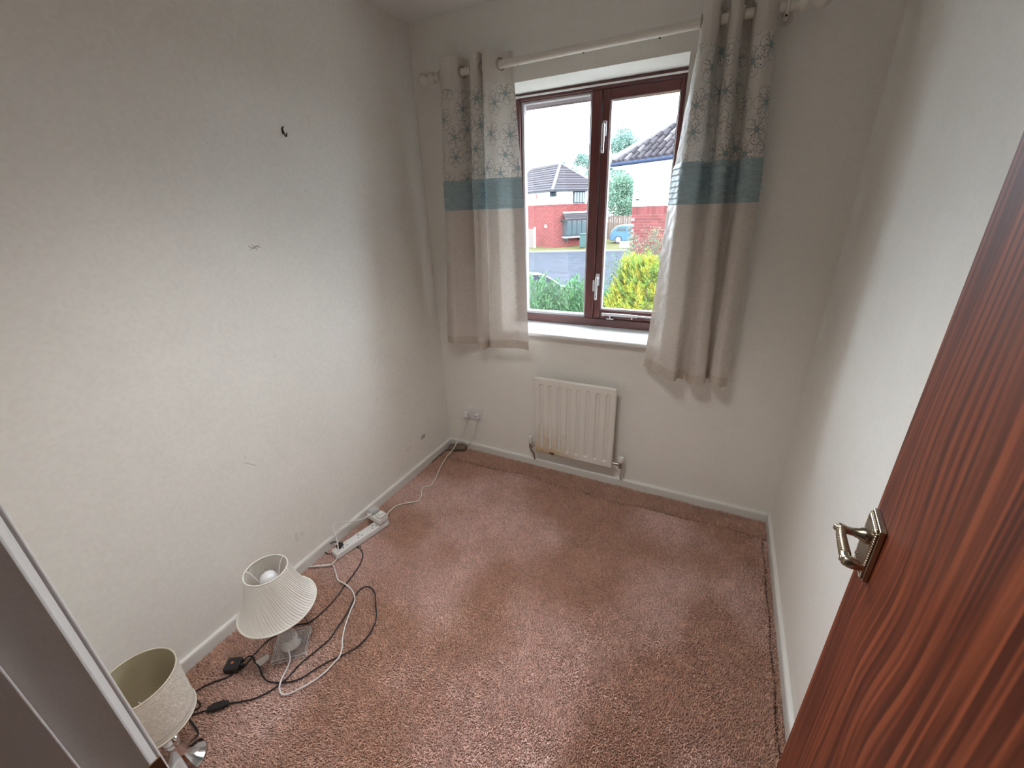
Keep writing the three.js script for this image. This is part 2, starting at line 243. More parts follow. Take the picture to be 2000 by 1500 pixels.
// ---------------------------------------------------------------- window
{
  const wt = dataTex(256, 512, (u, v) => { const s = n64(u, v * 0.06) * 0.6 + n128(u + 0.3, v * 0.1) * 0.4; const k = 0.7 + 0.5 * s; return [90 * k, 40 * k, 36 * k]; }, true, 4, 1);
  const wood = mat(0xffffff, 0.34, { map: wt, clearcoat: 0.25, clearcoatRoughness: 0.3 });
  const zf = -0.2, zb = -0.262, w = top('window_1', 'dark red-brown timber window with a fixed pane and an opening sash', null, [0, 0, 0], 0, null, 'structure');
  const fr = part(w, 'frame', merge([
    metreUV(merge([box(OP.x0, 0.505, 0.905, OP.y1, zb, zf, 0.004), box(1.306, OP.x1, 0.905, OP.y1, zb, zf, 0.004), box(0.887, 0.938, 0.95, 2.05, zb, zf, 0.005)])),
    metreUV(merge([box(0.505, 1.306, 2.05, OP.y1, zb, zf, 0.004), box(0.505, 1.306, 0.905, 0.95, zb, zf, 0.004)]), true)]), wood);
  part(fr, 'glazing_bead', metreUV(merge([box(0.505, 0.52, 0.95, 2.05, zb + 0.01, zf - 0.018, 0.003), box(0.876, 0.887, 0.95, 2.05, zb + 0.01, zf - 0.018, 0.003), box(0.52, 0.876, 2.038, 2.05, zb + 0.01, zf - 0.018, 0.003)])), mat(rgb(0.42, 0.38, 0.38), 0.4), 'pale edge strip round the fixed pane');
  part(fr, 'glazing_bead', box(0.505, 0.887, 0.95, 0.966, zb + 0.01, zf - 0.012, 0.003), mat(rgb(0.6, 0.62, 0.66), 0.4), 'pale strip below the fixed pane');
  part(w, 'glass', box(0.505, 0.887, 0.95, 2.05, -0.238, -0.234), M.pane, 'clear fixed window pane');
  const sash = part(w, 'sash', merge([metreUV(merge([box(0.94, 0.978, 0.952, 2.048, zb, zf - 0.006, 0.005), box(1.288, 1.305, 0.952, 2.048, zb, zf - 0.006, 0.004)])), metreUV(merge([box(0.978, 1.288, 2.003, 2.048, zb, zf - 0.006, 0.005), box(0.978, 1.288, 0.952, 1.0, zb, zf - 0.006, 0.005)]), true)]), wood, 'dark wood opening sash');
  part(sash, 'glass', box(0.97, 1.295, 0.99, 2.01, -0.238, -0.234), M.pane, 'clear pane of the opening sash');
  part(sash, 'glazing_bead', merge([box(0.978, 0.983, 1.0, 2.003, -0.24, -0.214), box(1.283, 1.288, 1.0, 2.003, -0.24, -0.214), box(0.983, 1.283, 1.0, 1.008, -0.24, -0.214)]), mat(rgb(0.55, 0.52, 0.5), 0.4), 'pale edge strip round the sash pane');
  const handle = (y, s) => {
    const h = part(sash, 'window_handle', merge([box(0.946, 0.966, y - 0.03, y + 0.035, -0.207, -0.199, 0.003), cyl(V(0.956, y + 0.012, -0.2), V(0.956, y + 0.012, -0.178), 0.008), box(0.949, 0.963, y - 0.105 * s, y + 0.022, -0.186, -0.174, 0.004)]), M.silver, 'silver lever handle on the sash');
    part(h, 'key_button', cyl(V(0.956, y - 0.085 * s, -0.1745), V(0.956, y - 0.085 * s, -0.1725), 0.003), M.hole);
    return h;
  };
  handle(1.885, 1); handle(1.165, 1);
  part(fr, 'latch_keep', box(0.932, 0.942, 1.105, 1.165, -0.2, -0.192, 0.002), M.silver, 'silver catch on the mullion');
  const stay = part(w, 'window_stay', merge([box(0.99, 1.19, 0.972, 0.988, -0.198, -0.188, 0.004), box(1.17, 1.29, 0.975, 0.985, -0.2, -0.192, 0.003), cyl(V(1.002, 0.98, -0.188), V(1.002, 0.98, -0.182), 0.009)]), M.silver, 'long silver casement stay along the sash foot');
  part(stay, 'stay_pin', merge([cyl(V(1.04, 0.958, -0.19), V(1.04, 0.974, -0.19), 0.003), box(1.02, 1.06, 0.953, 0.958, -0.2, -0.19), cyl(V(1.16, 0.962, -0.19), V(1.16, 0.974, -0.19), 0.004)]), M.silver);
  const s = struct('window_sill', merge([box(OP.x0, OP.x1, 0.874, 0.9, -0.262, 0.01), box(OP.x0 - 0.05, OP.x1 + 0.05, 0.874, 0.9, -0.002, 0.034, 0.011)]), M.sill, 'white gloss window sill with a rounded nose');
  void s;
  const rail = meshTop('net_curtain_rod', merge([cyl(V(OP.x0 + 0.002, 2.067, -0.192), V(OP.x1 - 0.002, 2.063, -0.192), 0.0045), cyl(V(0.468, 2.067, -0.192), V(0.50, 2.0668, -0.192), 0.0062)]), M.white, 'thin white net rod across the window head', 'rod');
  void rail;
}

// ---------------------------------------------------------------- curtain pole
const PY = 2.137, PZ = 0.085;
{
  const t = top('curtain_pole', 'cream curtain pole with turned ball finials above the window', 'curtain pole');
  part(t, 'pole', cyl(V(0.2, PY, PZ), V(1.668, PY, PZ), 0.0155, 0.0155, 24), M.pole);
  const fin = (x, s) => {
    const g = lathe([[0.0, -0.055], [0.012, -0.052], [0.022, -0.042], [0.0265, -0.028], [0.022, -0.012], [0.012, -0.003], [0.009, 0.002], [0.012, 0.006], [0.021, 0.013], [0.024, 0.022], [0.021, 0.032], [0.013, 0.039], [0.012, 0.044], [0.017, 0.047], [0.018, 0.053], [0.018, 0.07], [0.0, 0.072]], 24);
    g.rotateZ(s > 0 ? -Math.PI / 2 : Math.PI / 2); g.translate(x, PY, PZ); return g;
  };
  part(t, 'finial', fin(0.152, 1), M.pole); part(t, 'finial', fin(1.705, -1), M.pole);
  for (const x of [0.222, 1.638]) {
    const b = part(t, 'bracket', merge([cyl(V(x, PY - 0.012, 0), V(x, PY - 0.012, 0.012), 0.026, 0.024), cyl(V(x, PY - 0.012, 0.01), V(x, PY - 0.016, PZ), 0.01), new THREE.TorusGeometry(0.0185, 0.005, 8, 20).rotateY(Math.PI / 2).translate(x, PY, PZ)]), M.pole);
    part(b, 'bracket_screw', cyl(V(x, PY - 0.028, PZ + 0.0), V(x, PY - 0.022, PZ), 0.003), M.hole);
  }
}

// ---------------------------------------------------------------- curtains
const flowerTex = canvasTex(1536, 768, (g, w, h) => {          // 0.8 m x 0.4 m of embroidered linen
  g.fillStyle = '#dad5cd'; g.fillRect(0, 0, w, h);
  for (let i = 0; i < 9000; i++) { g.fillStyle = rnd() < 0.5 ? 'rgba(255,250,240,0.10)' : 'rgba(120,110,95,0.09)'; g.fillRect(rr(0, w), rr(0, h), rr(6, 40), 1); }
  const S = w / 0.8, flowers = [];
  for (let tries = 0; tries < 1400 && flowers.length < 40; tries++) {
    const x = rr(0, w), y = rr(0, h); if (flowers.every(([a, b]) => Math.hypot(Math.min(Math.abs(a - x), w - Math.abs(a - x)), Math.min(Math.abs(b - y), h - Math.abs(b - y))) > 0.078 * S)) flowers.push([x, y, rr(0.85, 1.15), rnd() * 6]);
  }
  g.lineCap = 'round';
  const at = (x, y, f) => { for (const ox of [-w, 0, w]) for (const oy of [-h, 0, h]) { if (x + ox < -150 || x + ox > w + 150 || y + oy < -150 || y + oy > h + 150) continue; g.save(); g.translate(x + ox, y + oy); f(); g.restore(); } };
  for (const [x, y, k, a0] of flowers) at(x, y, () => {
    const n = 6; g.strokeStyle = 'rgba(128,130,126,0.95)'; g.lineWidth = 2.6;
    for (let i = 0; i < n; i++) { const a = a0 + i * 6.283 / n, r = 0.040 * S * k; g.save(); g.rotate(a); g.beginPath(); g.moveTo(0.008 * S, 0); g.bezierCurveTo(r * 0.5, -r * 0.62, r * 1.25, -r * 0.55, r * 1.2, 0); g.bezierCurveTo(r * 1.25, r * 0.55, r * 0.5, r * 0.62, 0.008 * S, 0); g.stroke(); g.restore(); }
    g.strokeStyle = 'rgba(96,108,106,0.95)'; g.fillStyle = 'rgba(64,82,86,0.95)'; g.lineWidth = 2.2;
    for (let i = 0; i < 12; i++) { const a = a0 + 0.2 + i * 6.283 / 12, r = (0.024 + 0.012 * ((i * 7) % 3) / 2) * S * k; g.beginPath(); g.moveTo(0, 0); g.lineTo(Math.cos(a) * r, Math.sin(a) * r); g.stroke(); g.beginPath(); g.arc(Math.cos(a) * r, Math.sin(a) * r, 3.6, 0, 6.3); g.fill(); }
    g.fillStyle = 'rgba(140,164,164,0.95)'; g.beginPath(); g.arc(0, 0, 0.0075 * S, 0, 6.3); g.fill();
    g.fillStyle = 'rgba(84,106,108,0.9)'; for (let i = 0; i < 9; i++) { g.beginPath(); g.arc(Math.cos(i * 0.7) * 0.008 * S, Math.sin(i * 0.7) * 0.008 * S, 2.6, 0, 6.3); g.fill(); }
  });
}, true, 1 / 0.8, 1 / 0.4);
const weave = (r, g, b, a) => dataTex(512, 512, (u, v) => { const s = (n16(u * 1, v * 8) - 0.5) * 0.5 + (n64(u * 0.5, v * 4) - 0.5) + (n256(u, v) - 0.5) * 0.4; const k = 1 + a * s; return [r * k, g * k, b * k]; }, true, 4, 4);
const weaveBump = dataTex(512, 512, (u, v) => 128 + 90 * (n64(u * 0.5, v * 4) - 0.5) + 60 * (n256(u, v) - 0.5), false, 4, 4);
const cloth = (o) => mat(0xffffff, 0.75, { side: THREE.DoubleSide, transmission: 0.22, thickness: 0, bumpMap: weaveBump, bumpScale: 0.0005, ...o });
const CM = {
  header: cloth({ map: weave(214, 207, 198, 0.05) }), flower: cloth({ map: flowerTex }), teal: cloth({ map: weave(158, 178, 182, 0.12), roughness: 0.55, transmission: 0.15 }),
  satin: cloth({ map: weave(218, 209, 200, 0.09), roughness: 0.42, transmission: 0.2, sheen: 0.4, sheenRoughness: 0.4, sheenColor: rgb(0.8, 0.78, 0.78) }), hem: cloth({ map: weave(196, 184, 172, 0.08), roughness: 0.5, transmission: 0.08 }),
};
function curtain(label, T, Mi, B, ys, ybot, cross) {
  const t = top('curtain', label, 'curtain', [0, 0, 0], 0, 'pair of eyelet curtains');
  const mk = (L) => new THREE.CatmullRomCurve3(L.map(([x, z]) => V(x, 0, z)), false, 'centripetal');
  const cT = mk(T), cM = mk(Mi), cB = mk(B), NS = 230, yT = ys[0], yM = 1.54;
  const S = []; for (let i = 0; i <= NS; i++) S.push([cT.getPoint(i / NS), cM.getPoint(i / NS), cB.getPoint(i / NS)]);
  let arc = [0]; for (let i = 1; i <= NS; i++) arc.push(arc[i - 1] + S[i][1].distanceTo(S[i - 1][1]));
  const pos = (i, y) => {
    const yb = ybot(i / NS), [a, b, c] = S[i]; let k;
    if (y > yM) { k = (yT - y) / (yT - yM); k = k * k * (3 - 2 * k) * 0.5 + k * 0.5; return V(a.x + (b.x - a.x) * k, y, a.z + (b.z - a.z) * k); }
    k = (yM - y) / (yM - yb); return V(b.x + (c.x - b.x) * k, y, b.z + (c.z - b.z) * k);
  };
  const nrm = (i, y) => { const p = pos(Math.max(0, i - 1), y), q = pos(Math.min(NS, i + 1), y); return V(q.z - p.z, 0, -(q.x - p.x)).normalize().multiplyScalar(-1); };
  const strip = (name, y0, y1, rows, m, label2, off, cut) => {
    const P = [], U = [], I = [];
    for (let j = 0; j <= rows; j++) for (let i = 0; i <= NS; i++) {
      const s = i / NS, yb = ybot(s), lo = y1 === 'bot' ? yb : y1 === 'hem' ? yb + 0.045 : y1, hi = y0 === 'hem' ? yb + 0.047 : y0;
      const y = hi + (lo - hi) * j / rows, p = pos(i, y), n = nrm(i, y), o = (off ? off(j / rows, i) : 0) + 0.0016 * (n64(arc[i] * 0.7, y * 0.7) - 0.5) * (y < 1.9 ? 2.5 : 1);
      p.addScaledVector(n, o); P.push(p.x, p.y, p.z); U.push(arc[i], y);
    }
    for (let j = 0; j < rows; j++) for (let i = 0; i < NS; i++) {
      const a = j * (NS + 1) + i, b = a + 1, c = a + NS + 1, d = c + 1;
      if (cut) { const y = (P[a * 3 + 1] + P[d * 3 + 1]) / 2, x = (P[a * 3] + P[d * 3]) / 2, z = (P[a * 3 + 2] + P[d * 3 + 2]) / 2; if (cross.some((s) => { const q = pos(Math.round(s * NS), PY); return Math.hypot(x - q.x, y - PY, z - q.z) < 0.021; })) continue; }
      I.push(a, c, b, b, c, d);
    }
    const g = new THREE.BufferGeometry(); g.setAttribute('position', new THREE.Float32BufferAttribute(P, 3)); g.setAttribute('uv', new THREE.Float32BufferAttribute(U, 2)); g.setIndex(I); g.computeVertexNormals(); return part(t, name, g, m, label2);
  };
  const hd = strip('header', ys[0], ys[1], 22, CM.header, 'plain cream eyelet header', null, true);
  strip('embroidered_panel', ys[1], ys[2], 40, CM.flower, 'off-white panel embroidered with grey flowers', (v, i) => 0.0022 * (n32(arc[i] * 1.4, v * 0.5) - 0.5));
  strip('pleated_band', ys[2], ys[3], 84, CM.teal, 'teal band of horizontal tucks', (v) => { const q = (v * 7) % 1; return 0.0042 * (q < 0.85 ? q / 0.85 : (1 - q) / 0.15); });
  strip('lower_drop', ys[3], 'hem', 60, CM.satin, 'plain champagne satin lower half');
  strip('hem', 'hem', 'bot', 6, CM.hem, 'darker turned hem', () => 0.0012);
  for (const s of cross) { const i = Math.round(s * NS), p = pos(i, PY), n = nrm(i, PY); const g = new THREE.TorusGeometry(0.0225, 0.0042, 8, 24); g.applyQuaternion(new THREE.Quaternion().setFromUnitVectors(V(0, 0, 1), n)); g.translate(p.x, PY, p.z); part(hd, 'eyelet', g, mat(rgb(0.42, 0.36, 0.31), 0.4), 'dull eyelet ring'); }
  return t;
}
// parameters where a curtain's top path passes through the pole
function crossings(T) {
  const c = new THREE.CatmullRomCurve3(T.map(([x, z]) => V(x, 0, z)), false, 'centripetal'), out = []; let p = c.getPoint(0);
  for (let i = 1; i <= 460; i++) { const q = c.getPoint(i / 460); if ((p.z - PZ) * (q.z - PZ) < 0) out.push((i - 0.5) / 460); p = q; } return out;
}
{
  const T = [[0.237, 0.10], [0.252, 0.125], [0.296, 0.132], [0.338, 0.11], [0.358, 0.045], [0.388, 0.04], [0.41, 0.115], [0.446, 0.125], [0.46, 0.045], [0.473, 0.115], [0.508, 0.13], [0.538, 0.105], [0.562, 0.05], [0.59, 0.042]];
  const Mi = [[0.178, 0.075], [0.195, 0.10], [0.23, 0.122], [0.29, 0.092], [0.345, 0.052], [0.36, 0.05], [0.377, 0.11], [0.412, 0.115], [0.43, 0.055], [0.447, 0.10], [0.50, 0.12], [0.57, 0.10], [0.62, 0.09], [0.648, 0.085]];
  const B = [[0.105, 0.07], [0.13, 0.085], [0.195, 0.125], [0.255, 0.092], [0.312, 0.06], [0.328, 0.06], [0.345, 0.105], [0.385, 0.112], [0.40, 0.06], [0.428, 0.1], [0.50, 0.11], [0.57, 0.105], [0.63, 0.1], [0.672, 0.105]];
  curtain('embroidered eyelet curtain hanging nearer the plain left wall and sockets', T, Mi, B, [2.192, 2.07, 1.684, 1.545], (s) => 0.793 + 0.012 * Math.sin(s * 9) + 0.02 * s, crossings(T));
  const T2 = [[1.372, 0.05], [1.375, 0.095], [1.386, 0.125], [1.41, 0.132], [1.43, 0.112], [1.437, 0.05], [1.455, 0.045], [1.466, 0.115], [1.485, 0.13], [1.502, 0.112], [1.51, 0.05], [1.53, 0.045], [1.545, 0.115], [1.575, 0.132], [1.606, 0.115], [1.61, 0.10]];
  const M2 = [[1.318, 0.045], [1.34, 0.085], [1.366, 0.13], [1.40, 0.137], [1.428, 0.122], [1.445, 0.055], [1.47, 0.045], [1.488, 0.11], [1.505, 0.125], [1.526, 0.112], [1.54, 0.05], [1.565, 0.045], [1.582, 0.10], [1.61, 0.12], [1.645, 0.09], [1.655, 0.07]];
  const B2 = [[1.282, 0.055], [1.325, 0.078], [1.365, 0.115], [1.40, 0.132], [1.437, 0.127], [1.45, 0.06], [1.48, 0.05], [1.503, 0.10], [1.53, 0.125], [1.567, 0.107], [1.573, 0.06], [1.582, 0.055], [1.592, 0.105], [1.62, 0.12], [1.65, 0.095], [1.662, 0.07]];
  curtain('embroidered eyelet curtain hanging nearer the wooden door', T2, M2, B2, [2.205, 2.068, 1.69, 1.535], (s) => 0.79 - 0.03 * Math.min(1, s * 4) + 0.012 * Math.sin(s * 11), crossings(T2));
}

// ---------------------------------------------------------------- radiator
{
  const t = top('radiator', 'small white panel radiator with a rusty foot under the window', 'radiator', [0.923, 0.155, 0]);
  const w = 0.478, h = 0.496, zf = 0.072, NX = 220, NY = 130;
  const g = new THREE.PlaneGeometry(w, h, NX, NY), p = g.attributes.position; g.translate(0, h / 2, 0);
  for (let i = 0; i < p.count; i++) {
    const x = p.getX(i), y = p.getY(i); let z = zf;
    const ex = Math.min(x + w / 2, w / 2 - x), ey = Math.min(y, h - y); z -= 0.006 * (1 - Math.min(1, Math.min(ex, ey) / 0.007)) ** 2;
    for (let k = 0; k < 8; k++) { const dx = x - (-0.198 + k * 0.0557 + 0.004); if (Math.abs(dx) < 0.028) { const yy = Math.max(0, 0.052 - y, y - (h - 0.052)), d = Math.hypot(dx, yy * 0.9); z -= 0.0085 * (1 - THREE.MathUtils.smoothstep(d, 0.005, 0.0145)); } }
    p.setZ(i, z);
  }
  g.computeVertexNormals();
  const rust = canvasTex(512, 512, (c, W2, H2) => {
    c.fillStyle = '#e6e2da'; c.fillRect(0, 0, W2, H2);
    for (let i = 0; i < 2600; i++) { const x = rnd() * rr(0.2, 0.62), y = rnd() * rnd() * 0.46; c.fillStyle = `rgba(${172 + rr(-20, 20)},${134 + rr(-20, 20)},${84 + rr(-15, 15)},${0.022 * rr(0.3, 1)})`; c.beginPath(); c.ellipse(x * W2, (1 - y) * H2, rr(4, 16), rr(6, 24), 0, 0, 6.3); c.fill(); }
    for (let i = 0; i < 60; i++) { c.fillStyle = `rgba(80,44,26,${rr(0.2, 0.6)})`; c.beginPath(); c.arc((0.235 + rr(-0.03, 0.03)) * W2, (1 - rr(0, 0.035)) * H2, rr(1, 5), 0, 6.3); c.fill(); }
    for (let i = 0; i < 90; i++) { c.fillStyle = `rgba(130,80,40,${rr(0.05, 0.25)})`; c.beginPath(); c.arc(rr(0, 0.55) * W2, (1 - rr(0, 0.05)) * H2, rr(1, 4), 0, 6.3); c.fill(); }
  });
  part(t, 'front_panel', g, mat(0xffffff, 0.35, { map: rust }), 'fluted white panel, rust stained at one lower corner');
  part(t, 'panel_back', merge([box(-w / 2 + 0.001, w / 2 - 0.001, 0.001, h - 0.001, 0.05, 0.0655, 0.004), box(-w / 2 + 0.02, w / 2 - 0.02, 0.02, h - 0.02, 0.04, 0.05)]), M.rad);
  for (const x of [-0.16, 0.13]) part(t, 'wall_bracket', box(x, x + 0.03, 0.05, h - 0.06, 0.0, 0.042), M.rad);
  part(t, 'drain_corrosion', new THREE.IcosahedronGeometry(0.009, 1).scale(1.2, 0.8, 0.6).translate(-0.122, 0.004, 0.068), mat(rgb(0.05, 0.03, 0.02), 0.9), 'dark corroded spot on the lower edge');
  const valve = (x, s, lab) => {
    const v = part(t, 'valve', merge([cyl(V(s * 0.236, 0.03, 0.055), V(x, 0.03, 0.055), 0.0075), cyl(V(x, 0.008, 0.055), V(x, 0.046, 0.055), 0.0105), cyl(V(x + s * -0.012, 0.03, 0.055), V(x + s * -0.02, 0.03, 0.055), 0.0115, 0.0115, 6)]), M.dullMetal, 'dull metal radiator valve');
    part(v, 'valve_cap', s > 0 ? lathe([[0, 0.044], [0.014, 0.045], [0.0165, 0.052], [0.0165, 0.074], [0.013, 0.08], [0, 0.081]], 18).translate(x, 0, 0.055) : lathe([[0, 0.04], [0.011, 0.04], [0.0115, 0.086], [0.008, 0.09], [0, 0.09]], 18).translate(x, 0, 0.055), M.white, lab);
    part(v, 'pipe', tube(s > 0 ? [V(x, 0.012, 0.055), V(x, -0.02, 0.055), V(x + 0.001, -0.05, 0.04), V(x, -0.09, 0.022)] : [V(x, 0.012, 0.055), V(x + 0.002, -0.01, 0.055), V(x + 0.014, -0.04, 0.042), V(x + 0.012, -0.09, 0.022)], 0.0055, 24), s > 0 ? M.white : M.dullMetal);
  };
  valve(-0.272, -1, 'white lockshield cap'); valve(0.286, 1, 'ribbed white valve wheel');
}

// ---------------------------------------------------------------- wall socket, plugs, corner box
{
  const t = top('wall_socket', 'white double wall socket low beside the left corner', 'socket', [0.207, 0.293, 0]);
  part(t, 'face_plate', box(-0.076, 0.076, -0.044, 0.044, 0, 0.0095, 0.004), M.white);
  for (const x of [-0.011, 0.011]) part(t, 'switch', box(x - 0.006, x + 0.006, 0.012, 0.03, 0.009, 0.0125, 0.002), M.white);
  for (const x of [-0.06, 0.06]) part(t, 'screw', cyl(V(x, 0, 0.009), V(x, 0, 0.0102), 0.003), M.dullMetal);
}
const plugShape = () => merge([box(-0.024, 0.024, -0.024, 0.024, 0, 0.016, 0.006), box(-0.02, 0.02, -0.02, 0.022, 0.014, 0.03, 0.008), cyl(V(0, -0.018, 0.018), V(0, -0.038, 0.018), 0.007, 0.0055)]);
{
  const A2 = (a, b) => [570 + a / 5, 840 + b / 5], K7 = (a, b) => [860 + a / 5, 700 + b / 5];
  const t = top('extension_lead', 'white extension lead lying along the left skirting, plugged in by the corner', 'extension lead');
  // block of sockets
  const a = V(0.089, 0, 1.118), b = V(0.148, 0, 0.835), L = a.distanceTo(b), yaw = Math.atan2(b.x - a.x, b.z - a.z);
  const blk = new THREE.Group(); blk.name = 'socket_block'; blk.position.copy(a); blk.rotation.y = yaw; t.add(blk);
  const place = (g) => { g.rotateY(yaw); g.translate(a.x, 0, a.z); return g; };
  t.remove(blk);
  const body = part(t, 'socket_block', place(box(-0.027, 0.027, 0.011, 0.045, -0.012, L, 0.007)), M.white, 'white block of four sockets');
  for (let k = 0; k < 4; k++) { const z = 0.045 + k * 0.083; for (const [dx, dz, sx, sz] of [[0.008, 0, 0.0022, 0.0045], [-0.01, -0.011, 0.0035, 0.0022], [-0.01, 0.011, 0.0035, 0.0022]]) part(body, 'socket_hole', place(box(dx - sx, dx + sx, 0.0445, 0.0454, z + dz - sz, z + dz + sz)), M.hole); }
  part(body, 'printed_mark', place(box(-0.004, 0.014, 0.0446, 0.0453, 0.012, 0.03)), mat(rgb(0.28, 0.32, 0.38), 0.6), 'small blue grey printed marks');
  // flex
  const P = [[935, 850], [950, 815], [975, 775], [1010, 745], [1080, 720], [1170, 705], [1240, 690], [1262, 650], [1270, 590], [1292, 555], [1350, 545], [1390, 500], [1440, 390], [1480, 310], [1525, 245]].map(([x, y]) => onY(...A2(x, y), 0.014));
  P[0].y = 0.03; P[1].y = 0.024;
  const wallPts = [[60, 963, 0.17, 0], [95, 922, 0.152, 0], [130, 878, 0.135, 0], [170, 800, 0.1, 0], [210, 700, 0.07, 0], [248, 605, 0.038, 0]].map(([x, y, z]) => onZ(...K7(x, y), z));
  part(t, 'flex', tube([...P, ...wallPts], 0.0036, 220), M.creamCable, 'pale cable');
  const pl = plugShape(); pl.translate(0.166, 0.283, 0.0095); part(t, 'wall_plug', pl, M.whitePlug, 'white plug pushed into the double socket');
}
{
  const K7 = (a, b) => [860 + a / 5, 700 + b / 5];
  const t = top('adapter_box', 'brown rounded box with a thin lead on the carpet in the corner', 'adapter', [0, 0, 0]);
  const g = new RoundedBoxGeometry(0.125, 0.036, 0.062, 4, 0.016); g.rotateY(0.42); g.translate(0.094, 0.029, 0.058); part(t, 'housing', g, M.brownBox);
  part(t, 'thin_lead', tube([onZ(...K7(355, 612), 0.03), onZ(...K7(345, 680), 0.03), onZ(...K7(325, 760), 0.028), onZ(...K7(300, 810), 0.03), V(0.152, 0.05, 0.035), V(0.13, 0.04, 0.04)], 0.0022, 60), M.whiteCable);
  const pl = plugShape(); pl.scale(0.8, 0.8, 0.8); pl.translate(0.246, 0.283, 0.0095); const q = part(t, 'wall_plug', pl, M.whitePlug, 'small white plug in the double socket');
  part(q, 'printed_mark', box(0.236, 0.252, 0.285, 0.291, 0.0332, 0.0338), mat(rgb(0.2, 0.2, 0.22), 0.6));
  part(t, 'dark_lead', tube([V(0.05, 0.02, 0.075), V(0.03, 0.014, 0.10), V(0.022, 0.012, 0.16), V(0.021, 0.011, 0.26)], 0.0025, 40), M.blackCable, 'thin dark lead along the skirting');
}
{
  const t = top('plug_adapter', 'chunky white plug adapter stacked on the end of the extension lead', 'adapter', [0.135, 0.045, 0.866], -0.15);
  const g = new RoundedBoxGeometry(0.105, 0.036, 0.058, 3, 0.008); g.translate(-0.012, 0.024, 0); part(t, 'body', g, M.whitePlug);
  part(t, 'pin_shroud', box(-0.02, 0.034, 0.0, 0.012, -0.024, 0.024, 0.004), M.whitePlug);
  part(t, 'upper_plug', merge([box(0.0, 0.042, 0.04, 0.056, -0.022, 0.022, 0.006), box(0.008, 0.036, 0.052, 0.064, -0.016, 0.016, 0.005)]), M.whitePlug, 'white plug in the adapter');
  const cp = part(t, 'clear_plug', new RoundedBoxGeometry(0.044, 0.024, 0.046, 3, 0.008).translate(-0.034, 0.054, 0.002), M.frost, 'see-through plug in the adapter');
  part(cp, 'metal_pin', merge([box(-0.04, -0.036, 0.046, 0.06, -0.008, 0.0), box(-0.03, -0.026, 0.046, 0.06, 0.004, 0.012), cyl(V(-0.034, 0.05, -0.012), V(-0.034, 0.062, -0.012), 0.004)]), M.dullMetal);
}

